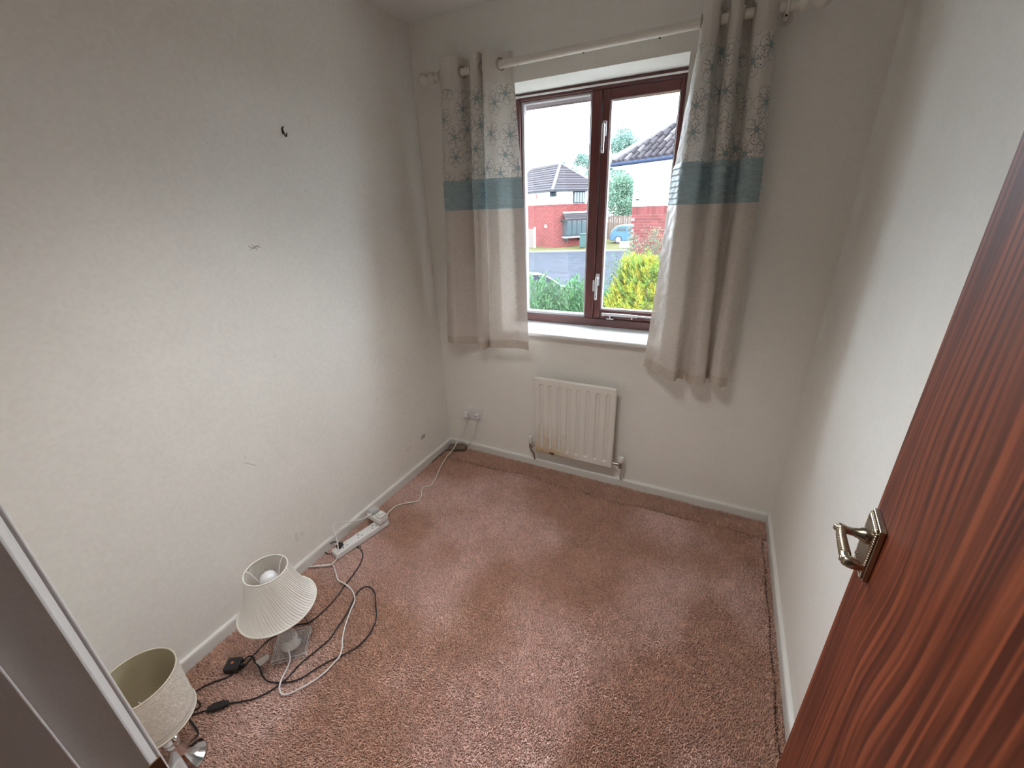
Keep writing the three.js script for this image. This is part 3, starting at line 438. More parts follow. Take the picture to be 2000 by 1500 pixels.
// ---------------------------------------------------------------- lamp with pleated shade
const A1 = (a, b) => [420 + a / 4.689, 1060 + b / 4.689];
{
  const t = top('table_lamp', 'lamp with pleated ivory shade on a clear square base', 'lamp', [0.289, 0.0095, 1.518]);
  const base = new RoundedBoxGeometry(0.118, 0.016, 0.118, 3, 0.003); base.rotateY(0.72); base.translate(0, 0.0085, 0); part(t, 'base', base, M.clearThin, 'clear square slab base');
  {
    const hs = 0.0585, ed = []; for (const y of [0.0012, 0.0158]) for (const k of [0, 1, 2, 3]) { const g = cyl(V(-hs, y, hs), V(hs, y, hs), 0.0011, 0.0011, 6); g.rotateY(k * Math.PI / 2); ed.push(g); }
    for (const k of [0, 1, 2, 3]) { const g = cyl(V(hs, 0.001, hs), V(hs, 0.016, hs), 0.0011, 0.0011, 6); g.rotateY(k * Math.PI / 2); ed.push(g); }
    const e2 = merge(ed); e2.rotateY(0.72); part(t, 'polished_edge', e2, mat(rgb(0.74, 0.73, 0.73), 0.25), 'bright polished edges of the clear base');
  }
  part(t, 'collar', lathe([[0, 0.017], [0.038, 0.017], [0.037, 0.022], [0.03, 0.032], [0.022, 0.036], [0.021, 0.041], [0.026, 0.046], [0.021, 0.052], [0, 0.053]], 32), M.clear, 'clear domed collar');
  const st = []; for (let k = 0; k < 6; k++) { const a = k * Math.PI / 3; st.push(cyl(V(Math.cos(a) * 0.0115, 0.053, Math.sin(a) * 0.0115), V(Math.cos(a) * 0.0115, 0.205, Math.sin(a) * 0.0115), 0.0056, 0.0056, 12)); }
  st.push(cyl(V(0, 0.053, 0), V(0, 0.205, 0), 0.004)); part(t, 'stem', merge(st), M.clear, 'stem of clear ribbed rods');
  part(t, 'lamp_holder', lathe([[0, 0.205], [0.02, 0.206], [0.02, 0.214], [0.014, 0.217], [0.0165, 0.222], [0.0165, 0.27], [0.013, 0.274], [0, 0.274]], 24), M.white);
  part(t, 'bulb', lathe([[0.012, 0.27], [0.0135, 0.285], [0.02, 0.305], [0.028, 0.323], [0.0305, 0.343], [0.0285, 0.36], [0.021, 0.373], [0.01, 0.3795], [0.0001, 0.381]], 28), mat(rgb(0.86, 0.87, 0.9), 0.22, { clearcoat: 0.5 }), 'white frosted bulb, unlit');
  // pleated coolie shade
  const prof = [[0.068, 0.396], [0.0705, 0.385], [0.0735, 0.366], [0.0785, 0.342], [0.0855, 0.316], [0.0945, 0.288], [0.105, 0.262], [0.1165, 0.239], [0.127, 0.2235]];
  const NA = 1080, curve = new THREE.CatmullRomCurve3(prof.map(([r, y]) => V(r, y, 0))), NR = 18, P = [], I = [], U = [];
  for (let j = 0; j <= NR; j++) { const q = curve.getPoint(j / NR); for (let i = 0; i <= NA; i++) { const a0 = i / NA * 2 * Math.PI, a = a0 - 0.7 * j / NR, ph = a0 * 76 / (2 * Math.PI) + 0.25 * n64(Math.cos(a0) * 0.3, Math.sin(a0) * 0.3), f = ph - Math.floor(ph), o = 0.0028 * (f < 0.75 ? f / 0.75 : (1 - f) / 0.25) * (j === 0 || j === NR ? 0.3 : 1); P.push((q.x + o) * Math.cos(a), q.y, (q.x + o) * Math.sin(a)); U.push(i / NA * 6, j / NR); } }
  for (let j = 0; j < NR; j++) for (let i = 0; i < NA; i++) { const a = j * (NA + 1) + i; I.push(a, a + NA + 1, a + 1, a + 1, a + NA + 1, a + NA + 2); }
  const g = new THREE.BufferGeometry(); g.setAttribute('position', new THREE.Float32BufferAttribute(P, 3)); g.setAttribute('uv', new THREE.Float32BufferAttribute(U, 2)); g.setIndex(I); g.computeVertexNormals();
  const fab = mat(rgb(0.9, 0.885, 0.84), 0.8, { side: THREE.DoubleSide, transmission: 0.22, thickness: 0 });
  const sh = part(t, 'lamp_shade', g, fab, 'ivory pleated coolie shade');
  const trim = mat(rgb(0.80, 0.78, 0.72), 0.7);
  part(sh, 'shade_trim', new THREE.TorusGeometry(0.069, 0.0024, 8, 64).rotateX(Math.PI / 2).translate(0, 0.396, 0), trim); part(sh, 'shade_trim', new THREE.TorusGeometry(0.1285, 0.0034, 8, 90).rotateX(Math.PI / 2).translate(0, 0.2245, 0), trim);
  const sp = []; for (let k = 0; k < 3; k++) { const a = k * 2.094 + 2.6, c = Math.cos(a), s = Math.sin(a); sp.push(tube([V(0.067 * c, 0.392, 0.067 * s), V(0.06 * c, 0.389, 0.06 * s), V(0.034 * c, 0.335, 0.034 * s), V(0.018 * c, 0.276, 0.018 * s)], 0.0022, 24)); }
  part(sh, 'shade_carrier', merge([...sp, new THREE.TorusGeometry(0.0185, 0.002, 6, 24).rotateX(Math.PI / 2).translate(0, 0.274, 0)]), M.white);
}
{
  const W1 = [[650, 1170], [605, 1260], [590, 1335], [612, 1385], [665, 1388], [760, 1345], [870, 1285], [990, 1200], [1080, 1110], [1140, 1040], [1165, 960], [1165, 900], [1185, 790], [1220, 680], [1255, 590], [1278, 540], [1275, 480], [1240, 420], [1185, 375], [1130, 345], [1112, 300], [1095, 240], [1072, 200]];
  const pts = [V(0.306, 0.034, 1.542), onY(...A1(685, 1085), 0.03), ...W1.map(([x, y]) => onY(...A1(x, y), 0.019))];
  const A2 = (a, b) => [570 + a / 5, 840 + b / 5];
  const q1 = onY(...A2(330, 1316), 0.016), q2 = onY(...A2(160, 1337), 0.014), q3 = onY(...A2(250, 1330), 0.022), q4 = onY(...A2(385, 1312), 0.024), q5 = onY(...A2(438, 1255), 0.03);
  const up = [onY(...A2(452, 1160), 0.056), onY(...A2(436, 1060), 0.09), onX(...A2(402, 935), 0.045), onX(...A2(460, 907), 0.045), onX(...A2(600, 890), 0.05), onY(...A2(690, 868), 0.105), V(0.112, 0.1, 0.872)];
  const t = top('lamp_cord', 'white lamp cord looping over the carpet from the clear lamp base', 'cord');
  part(t, 'flex', tube([...pts, q1, q2, q3, q4, q5, ...up], 0.003, 420), M.whiteCable);
}

// ---------------------------------------------------------------- lamp with drum shade
{
  const t = top('table_lamp', 'lamp with silky drum shade on a chrome foot beside the doorway', 'lamp', [0.307, 0.0095, 1.912]);
  part(t, 'foot', lathe([[0, 0], [0.06, 0], [0.0622, 0.004], [0.059, 0.009], [0.045, 0.019], [0.031, 0.033], [0.021, 0.052], [0.0135, 0.074], [0.012, 0.082], [0.016, 0.085], [0.0175, 0.09], [0.016, 0.095], [0.012, 0.098], [0.015, 0.101], [0.0205, 0.108], [0.0205, 0.116], [0.015, 0.122], [0.009, 0.125], [0.0085, 0.19], [0, 0.19]], 48), M.chrome, 'flared chrome foot with turned rings');
  part(t, 'lamp_holder', lathe([[0, 0.19], [0.015, 0.19], [0.0165, 0.195], [0.0165, 0.25], [0, 0.25]], 20), M.white);
  const silk = dataTex(512, 256, (u, v) => { const s = (n64(u * 0.4, v * 3 + u) - 0.5) * 0.9 + (n128(u * 0.6 + 0.2, v * 4 - u * 2) - 0.5); const k = 1 + 0.16 * s; return [226 * k, 217 * k, 203 * k]; }, true, 3, 1);
  const sb = dataTex(512, 256, (u, v) => 128 + 130 * (n128(u * 0.5, v * 4 + u) - 0.5) + 90 * (n256(u, v * 2) - 0.5), false, 4, 1);
  const sh = part(t, 'lamp_shade', lathe([[0.0895, 0.215], [0.0898, 0.234], [0.0892, 0.236], [0.0905, 0.388]], 72), mat(0xffffff, 0.36, { map: silk, bumpMap: sb, bumpScale: 0.0022, sheen: 0.5, sheenRoughness: 0.3, sheenColor: rgb(0.8, 0.8, 0.8), side: THREE.DoubleSide }), 'champagne crinkled silk drum shade');
  part(sh, 'shade_lining', lathe([[0.0885, 0.387], [0.0878, 0.217]], 64), mat(rgb(0.44, 0.39, 0.26), 0.7, { side: THREE.DoubleSide }), 'olive cream lining inside the shade');
  part(sh, 'shade_trim', new THREE.TorusGeometry(0.09, 0.0022, 8, 72).rotateX(Math.PI / 2).translate(0, 0.388, 0), mat(rgb(0.62, 0.57, 0.47), 0.6)); part(sh, 'shade_trim', new THREE.TorusGeometry(0.0895, 0.0024, 8, 72).rotateX(Math.PI / 2).translate(0, 0.216, 0), mat(rgb(0.62, 0.57, 0.47), 0.6));
  const sp = []; for (let k = 0; k < 3; k++) { const a = k * 2.094 + 1; sp.push(cyl(V(0.0885 * Math.cos(a), 0.232, 0.0885 * Math.sin(a)), V(0.018 * Math.cos(a), 0.246, 0.018 * Math.sin(a)), 0.0018, 0.0018, 6)); }
  part(sh, 'shade_carrier', merge([...sp, new THREE.TorusGeometry(0.018, 0.002, 6, 20).rotateX(Math.PI / 2).translate(0, 0.247, 0)]), M.white);
}
{
  const K8 = (a, b) => [200 + a / 5, 1200 + b / 5];
  const t = top('lamp_cord', 'black lamp cord with unplugged black plug, paper tag and inline switch', 'cord');
  const px = [[262, 1078], [300, 1045], [340, 1040], [370, 1090], [410, 1150], [430, 1210], [480, 1265], [570, 1282], [700, 1272], [800, 1235], [900, 1170], [1000, 1110], [1100, 1060], [1200, 1012], [1290, 960], [1370, 890], [1440, 790], [1475, 690], [1470, 560], [1462, 460], [1430, 415], [1390, 402], [1340, 420], [1290, 475], [1250, 560], [1200, 660], [1110, 790], [1060, 870], [960, 960], [850, 1050], [750, 1140], [670, 1230], [600, 1290], [500, 1360], [380, 1420], [250, 1455], [140, 1470]];
  const pts = px.map(([x, y], i) => onY(...A1(x, y), i < 1 ? 0.024 : i < 4 ? 0.019 : 0.0145));
  const s0 = onY(...K8(1235, 868), 0.016), s1 = onY(...K8(1025, 935), 0.016);
  part(t, 'flex', tube([...pts, s0, s1, onY(...K8(940, 962), 0.014), onY(...K8(850, 1000), 0.014), V(0.27, 0.013, 1.85), V(0.275, 0.014, 1.862)], 0.0027, 460), M.blackCable);
  // plug lying on its back
  const a = onY(...A1(165, 1115), 0.03); a.y = 0;
  const g = merge([box(-0.026, 0.026, 0.01, 0.04, -0.024, 0.024, 0.007), cyl(V(0.024, 0.022, 0), V(0.036, 0.022, 0), 0.007, 0.005)]); g.rotateY(0.55); g.translate(a.x, 0, a.z);
  const pl = part(t, 'plug', g, M.black, 'black plug lying on the carpet');
  const o = new THREE.CylinderGeometry(0.0048, 0.0048, 0.002, 14); o.rotateY(0.55); o.translate(a.x, 0.0405, a.z); part(pl, 'fuse_sticker', o, M.orange, 'small orange dot');
  const d = s1.clone().sub(s0), L = d.length(), yaw = Math.atan2(d.x, d.z);
  const sg = merge([box(-0.0125, 0.0125, -0.008, 0.012, 0.012, L - 0.012, 0.005), box(-0.009, 0.009, -0.006, 0.009, 0, L, 0.004)]); sg.rotateY(yaw); sg.translate(s0.x, s0.y, s0.z); part(t, 'inline_switch', sg, M.black, 'black inline rocker switch');
  // folded paper tag
  const c = [[370, 1085], [490, 1015], [500, 1062], [402, 1140]].map(([x, y], i) => onY(...A1(x, y), [0.024, 0.03, 0.016, 0.014][i]));
  const tgGeo = new THREE.BufferGeometry(), n = c[1].clone().sub(c[0]).cross(c[3].clone().sub(c[0])).normalize().multiplyScalar(0.0006), v = [...c.map((q) => q.clone().add(n)), ...c.map((q) => q.clone().sub(n))];
  tgGeo.setAttribute('position', new THREE.Float32BufferAttribute(v.flatMap((q) => [q.x, q.y, q.z]), 3)); tgGeo.setAttribute('uv', new THREE.Float32BufferAttribute([0, 0, 1, 0, 1, 1, 0, 1, 0, 0, 1, 0, 1, 1, 0, 1], 2)); tgGeo.setIndex([0, 1, 2, 0, 2, 3, 4, 6, 5, 4, 7, 6, 0, 4, 5, 0, 5, 1, 1, 5, 6, 1, 6, 2, 2, 6, 7, 2, 7, 3, 3, 7, 4, 3, 4, 0]); tgGeo.computeVertexNormals();
  part(t, 'paper_tag', tgGeo, mat(0xffffff, 0.7, { side: THREE.DoubleSide, map: canvasTex(256, 128, (k, w, h) => { k.fillStyle = '#d8d2cc'; k.fillRect(0, 0, w, h); k.fillStyle = '#77716c'; for (let j = 0; j < 5; j++) for (let x = 14; x < 235; x += rr(12, 26)) k.fillRect(x, 18 + j * 20, rr(6, 16), 5); }) }), 'white paper tag round the cable');
}
{
  const A2 = (a, b) => [570 + a / 5, 840 + b / 5], K8 = (a, b) => [200 + a / 5, 1200 + b / 5];
  const t = top('black_cord', 'long black cord from the extension lead passing under the pleated lamp', 'cord');
  const f = (x, y, h = 0.013) => onY(...A2(x, y), h), f1 = (x, y, h = 0.013) => onY(...A1(x, y), h);
  part(t, 'flex', tube([f(468, 1125, 0.066), f(440, 1095, 0.06), f(415, 1092, 0.05), f(370, 1115, 0.03), f(338, 1150, 0.016), f(325, 1190, 0.014), f(350, 1210, 0.011), f(400, 1204, 0.008), V(0.1, 0.0055, 1.08), V(0.12, 0.0055, 1.05), V(0.148, 0.008, 1.02), f(622, 1137, 0.012), f(660, 1155), f(686, 1190), f(692, 1235), f(665, 1310), f(595, 1420), f1(1270, 290), f1(1190, 390, 0.011), f1(1120, 490), f1(1020, 600), f1(920, 690), f1(850, 735), f1(760, 750), f1(660, 790), f1(560, 850), f1(480, 900), f1(420, 960), f1(340, 1045), f1(270, 1130), f1(200, 1180), f1(100, 1238), f1(0, 1272), onY(...K8(960, 720), 0.013), onY(...K8(905, 760), 0.013), onY(...K8(880, 800), 0.013), V(0.19, 0.013, 1.80), V(0.15, 0.013, 1.86)], 0.0027, 480), M.blackCable);
  const q = f(470, 1135, 0.05); const g = merge([box(-0.012, 0.012, 0.0455, 0.066, -0.014, 0.014, 0.005)]); g.rotateY(0.2); g.translate(q.x, 0, q.z); part(t, 'plug', g, M.black, 'slim black plug in the end socket');
}

// picture hook
{
  const p = onX(552, 258, 0), t = top('picture_hook', 'small dark metal picture hook left on the plain wall', 'hook', [0, p.y, p.z]);
  part(t, 'hook', merge([tube([V(0.0015, 0.014, 0), V(0.003, 0.004, -0.001), V(0.005, -0.008, -0.002), V(0.010, -0.015, -0.003), V(0.015, -0.011, -0.003), V(0.016, -0.004, -0.003)], 0.0022, 30), box(0, 0.002, -0.006, 0.013, -0.0035, 0.0035, 0.0008)]), mat(rgb(0.03, 0.022, 0.018), 0.5, { metal: 0.6 }));
  part(t, 'nail', cyl(V(0, 0.012, 0), V(0.009, 0.016, 0), 0.0018, 0.003), mat(rgb(0.05, 0.04, 0.03), 0.4, { metal: 0.7 }));
}

// ---------------------------------------------------------------- door
{
  const hinge = V(1.80, 0.012, 2.034), latch = V(1.872, 0.012, 1.298), u = latch.clone().sub(hinge), len = u.length(); u.normalize();
  const t = top('door_1', 'reddish brown wooden flush door standing open with a brass handle', null, [0, 0, 0], 0, null, 'structure');
  const basis = new THREE.Matrix4().makeBasis(u, V(0, 1, 0), V(-u.z, 0, u.x).multiplyScalar(1).cross(V(0, 0, 0)).add(u.clone().cross(V(0, 1, 0))));
  basis.setPosition(hinge);                                                 // local x: hinge to latch edge, y up, z = u x y
  const out = u.clone().cross(V(0, 1, 0)), sgn = out.x < 0 ? 1 : -1;        // which way the visible face looks
  const L = (g) => { g.applyMatrix4(basis); return g; };
  const grain = dataTex(1024, 1024, (x, y) => {
    const wob = (n8(x * 0.5, y * 0.5) - 0.5) * 0.10 + (n16(x * 0.3, y * 0.6) - 0.5) * 0.03, q = x + wob;
    const r1 = n64(q, y * 0.03), r2 = n128(q, y * 0.05), r3 = n32(q, y * 0.04), f = n256(x, y * 0.12);
    const s = 0.28 * r1 + 0.5 * r2 + 0.22 * r3, k = Math.min(1, Math.max(0, (s - 0.3) * 2.5)); const d = 1 - 0.14 * (f > 0.72 ? 1 : 0) * n64(x, y * 0.3);
    return [(82 + 66 * k) * d, (34 + 42 * k) * d, (19 + 27 * k) * d];
  }, true, 1.35, 0.5);
  const grainB = dataTex(512, 512, (x, y) => 128 + 80 * (n256(x, y * 0.1) - 0.5) + 40 * (n128(x, y * 0.05) - 0.5), false, 2, 0.5);
  const wood = mat(0xffffff, 0.45, { map: grain, bumpMap: grainB, bumpScale: 0.0002, specularIntensity: 0.7 });
  const lg = box(0, len, 0, 1.965, 0, -0.035 * sgn, 0.0015); part(t, 'door_leaf', L(metreUV(lg)), wood, 'striped reddish brown wood leaf');
  for (const y of [0.2, 1.0, 1.75]) part(t, 'hinge', L(cyl(V(-0.002, y - 0.04, -0.036 * sgn), V(-0.002, y + 0.04, -0.036 * sgn), 0.006)), M.dullMetal);
  // lever handle; z here points out of the visible face
  const h = new THREE.Matrix4().makeScale(1, 1, sgn), LH = (g) => {
    if (sgn > 0) return L(g);
    const q = g.index ? g.toNonIndexed() : g; q.applyMatrix4(h);
    for (const at of [q.attributes.position, q.attributes.normal]) for (let i = 0; i < at.count; i += 3) { const a = [at.getX(i), at.getY(i), at.getZ(i)]; at.setXYZ(i, at.getX(i + 2), at.getY(i + 2), at.getZ(i + 2)); at.setXYZ(i + 2, ...a); }
    return L(q);
  };
  const cx = 0.688, cy = 0.988;
  const bp = part(t, 'back_plate', LH(merge([box(cx - 0.034, cx + 0.034, cy - 0.05, cy + 0.055, 0, 0.009, 0.002), box(cx - 0.028, cx + 0.028, cy - 0.044, cy + 0.049, 0.007, 0.013, 0.004)])), M.brass, 'brass back plate with a beaded border');
  const bd = []; for (let y = -0.044; y <= 0.0501; y += 0.005) for (const x of [-0.0305, 0.0305]) bd.push(new THREE.SphereGeometry(0.0026, 6, 5).translate(cx + x, cy + y, 0.0105));
  for (let x = -0.025; x <= 0.0251; x += 0.005) for (const y of [-0.0468, 0.0515]) bd.push(new THREE.SphereGeometry(0.0026, 6, 5).translate(cx + x, cy + y, 0.0105));
  part(bp, 'bead_border', LH(merge(bd)), M.brass);
  for (const [x, y] of [[-0.021, 0.043], [0.021, 0.043], [-0.021, -0.037], [0.021, -0.037]]) part(bp, 'screw', LH(cyl(V(cx + x, cy + y, 0.0125), V(cx + x, cy + y, 0.0142), 0.003, 0.0028, 10)), M.brass);
  const sy = cy + 0.024, sx = cx - 0.008, neck = new THREE.LatheGeometry([[0.013, 0.012], [0.0135, 0.018], [0.0115, 0.02], [0.0115, 0.023], [0.0088, 0.026], [0.0068, 0.034], [0.0066, 0.042], [0.0085, 0.048], [0.0088, 0.053], [0.0055, 0.0545], [0.0063, 0.057], [0.0036, 0.06], [0, 0.0605]].map(([r, y]) => new THREE.Vector2(r, y)), 24); neck.rotateX(Math.PI / 2); neck.translate(sx, sy, 0);
  const lever = part(t, 'lever_handle', LH(neck), M.brass, 'brass scroll lever handle');
  const c = new THREE.CatmullRomCurve3([V(sx + 0.004, sy, 0.049), V(sx - 0.018, sy + 0.002, 0.0515), V(sx - 0.04, sy, 0.0505), V(sx - 0.06, sy - 0.002, 0.049), V(sx - 0.074, sy - 0.003, 0.048)]);
  const grip = new THREE.TubeGeometry(c, 120, 0.0072, 14), gp = grip.attributes.position; { const fr = 15; for (let i = 0; i <= 120; i++) { const m0 = c.getPoint(i / 120), s = i > 14 && i < 104 ? 1 + 0.11 * Math.sin(i * 2 * Math.PI / 6) : 1.02, tp = 0.82 + 0.28 * (i / 120); for (let k = 0; k < fr; k++) { const a = i * fr + k; gp.setXYZ(a, m0.x + (gp.getX(a) - m0.x) * s * tp, m0.y + (gp.getY(a) - m0.y) * s * tp, m0.z + (gp.getZ(a) - m0.z) * s * tp); } } grip.computeVertexNormals(); }
  part(lever, 'reeded_grip', LH(grip), M.brass);
  const tail = new THREE.LatheGeometry([[0, -0.012], [0.005, -0.011], [0.0065, -0.008], [0.0055, -0.006], [0.0095, -0.004], [0.0115, 0.002], [0.012, 0.012], [0.0095, 0.026], [0.004, 0.038], [0, 0.041]].map(([r, y]) => new THREE.Vector2(r, y)), 20); tail.scale(0.78, 0.62, 0.78); tail.rotateX(-Math.PI / 2); tail.rotateY(0.35); tail.translate(sx - 0.075, sy - 0.003, 0.05);
  part(lever, 'scroll_end', LH(tail), M.brass);
}

// ---------------------------------------------------------------- outdoors
const GY = -1.46;
// own house outside: soffit and fascia above the window
struct('trim_2', merge([box(-0.4, 2.6, 2.055, 2.075, -0.40, -0.3), box(-0.4, 2.6, 2.05, 2.2, -0.425, -0.40, 0.004)]), mat(rgb(0.09, 0.065, 0.065), 0.7), 'brown eaves soffit and fascia outside the window');
// ground, road, verge
{
  const asph = dataTex(512, 512, (u, v) => { const k = 1 + 0.3 * (n256(u, v) - 0.5) + 0.22 * (n16(u, v) - 0.5) + 0.2 * (n64(u, v) - 0.5); return [36 * k, 40 * k, 47 * k]; }, true, 0.12, 0.12);
  const grass = dataTex(512, 512, (u, v) => { const k = 1 + 0.5 * (n256(u, v) - 0.5) + 0.3 * (n32(u, v) - 0.5), t = n64(u, v); return [(56 + 14 * t) * k, (57 + 9 * t) * k, (34 + 7 * t) * k]; }, true, 0.4, 0.4);
  struct('ground', metreUV(box(-70, 60, GY - 0.3, GY - 0.02, -90, -0.3)), mat(0xffffff, 0.95, { map: grass, specularIntensity: 0.1 }), 'dry grass ground');
  struct('paving', metreUV(box(-6, 8, GY - 0.02, GY, -4.2, -0.3)), mat(rgb(0.2, 0.2, 0.2), 0.9), 'pale paved strip below the window');
  // far kerb follows the houses across the road
  const k0 = azel(-27, -5.2, 32.6), k1 = azel(-6, -5.4, 32.2);
  const s = new THREE.Shape(); s.moveTo(-60, 8.5); s.lineTo(50, 8.5); const ex = (x) => k0.z + (k1.z - k0.z) * (x - k0.x) / (k1.x - k0.x); s.lineTo(50, -ex(50)); s.lineTo(-60, -ex(-60)); s.closePath();
  const rg = new THREE.ExtrudeGeometry(s, { depth: 0.02, bevelEnabled: false }); rg.rotateX(-Math.PI / 2); rg.translate(0, GY - 0.02, 0); struct('road', metreUV(rg), mat(0xffffff, 0.9, { map: asph, specularIntensity: 0.1 }), 'pale grey tarmac road');
  const d = V(1, 0, (k1.z - k0.z) / (k1.x - k0.x)).normalize(); const kb = box(-45, 45, 0, 0.12, -0.15, 0, 0.02); kb.rotateY(-Math.atan2(d.z, d.x)); kb.translate(k0.x + 10, GY - 0.02, ex(k0.x + 10)); struct('kerb', kb, mat(rgb(0.085, 0.085, 0.085), 0.9), 'pale kerb edging the far grass verge');
}
const dull = (m) => { m.specularIntensity = 0.12; return m; };
const M2 = {
  brick: mat(0xffffff, 0.9, { map: dataTex(512, 512, (u, v, i, j) => { const row = Math.floor(v * 40), col = Math.floor(u * 12 + (row % 2) * 0.5), q = (Math.sin(row * 127.1 + col * 311.7) * 43758.5) % 1, m = (v * 40) % 1 < 0.14 ? 1 : 0, k = 1 + 0.2 * q + 0.14 * (n256(u, v) - 0.5); return m ? [98, 70, 66] : [86 * k, 41 * k, 40 * k]; }, true, 1 / 2.7, 1 / 3) }),
  render: mat(rgb(0.82, 0.81, 0.77), 0.9), tile: mat(rgb(0.028, 0.025, 0.028), 0.85), tile2: mat(rgb(0.035, 0.031, 0.034), 0.85), ridge: mat(rgb(0.085, 0.08, 0.082), 0.85), fascia: mat(rgb(0.03, 0.03, 0.034), 0.6), whiteTrim: mat(rgb(0.8, 0.8, 0.8), 0.6), frame: mat(rgb(0.025, 0.03, 0.036), 0.5),
  glass: mat(rgb(0.03, 0.045, 0.05), 0.08), gutter: mat(rgb(0.016, 0.022, 0.04), 0.5),
};
for (const k of ['brick', 'render', 'tile', 'tile2', 'ridge', 'fascia', 'frame', 'gutter']) dull(M2[k]);
// a roof plane laid in overlapping rows of tiles: eave from a to b, ridge from d to c
function tileRows(parent, a, b, c, d, rows, th = 0.05) {
  const up = b.clone().sub(a).cross(d.clone().sub(a).lengthSq() > 0.01 ? d.clone().sub(a) : c.clone().sub(a)).normalize(); if (up.y < 0) up.negate();
  for (let r = 0; r < rows; r++) {
    const t0 = r / rows, t1 = Math.min(1, (r + 1.12) / rows), p = [a.clone().lerp(d, t0), b.clone().lerp(c, t0), b.clone().lerp(c, t1), a.clone().lerp(d, t1)];
    const q = [p[0].clone().addScaledVector(up, th), p[1].clone().addScaledVector(up, th), p[2].clone().addScaledVector(up, 0.004), p[3].clone().addScaledVector(up, 0.004)];
    const v = [...p, ...q], g = new THREE.BufferGeometry(); g.setAttribute('position', new THREE.Float32BufferAttribute(v.flatMap((k) => [k.x, k.y, k.z]), 3)); g.setIndex([4, 5, 6, 4, 6, 7, 0, 5, 4, 0, 1, 5, 0, 3, 2, 0, 2, 1, 1, 2, 6, 1, 6, 5, 0, 4, 7, 0, 7, 3]); const h = g.toNonIndexed(); h.computeVertexNormals();
    part(parent, 'tile_row', h, r % 2 ? M2.tile : M2.tile2);
  }
}
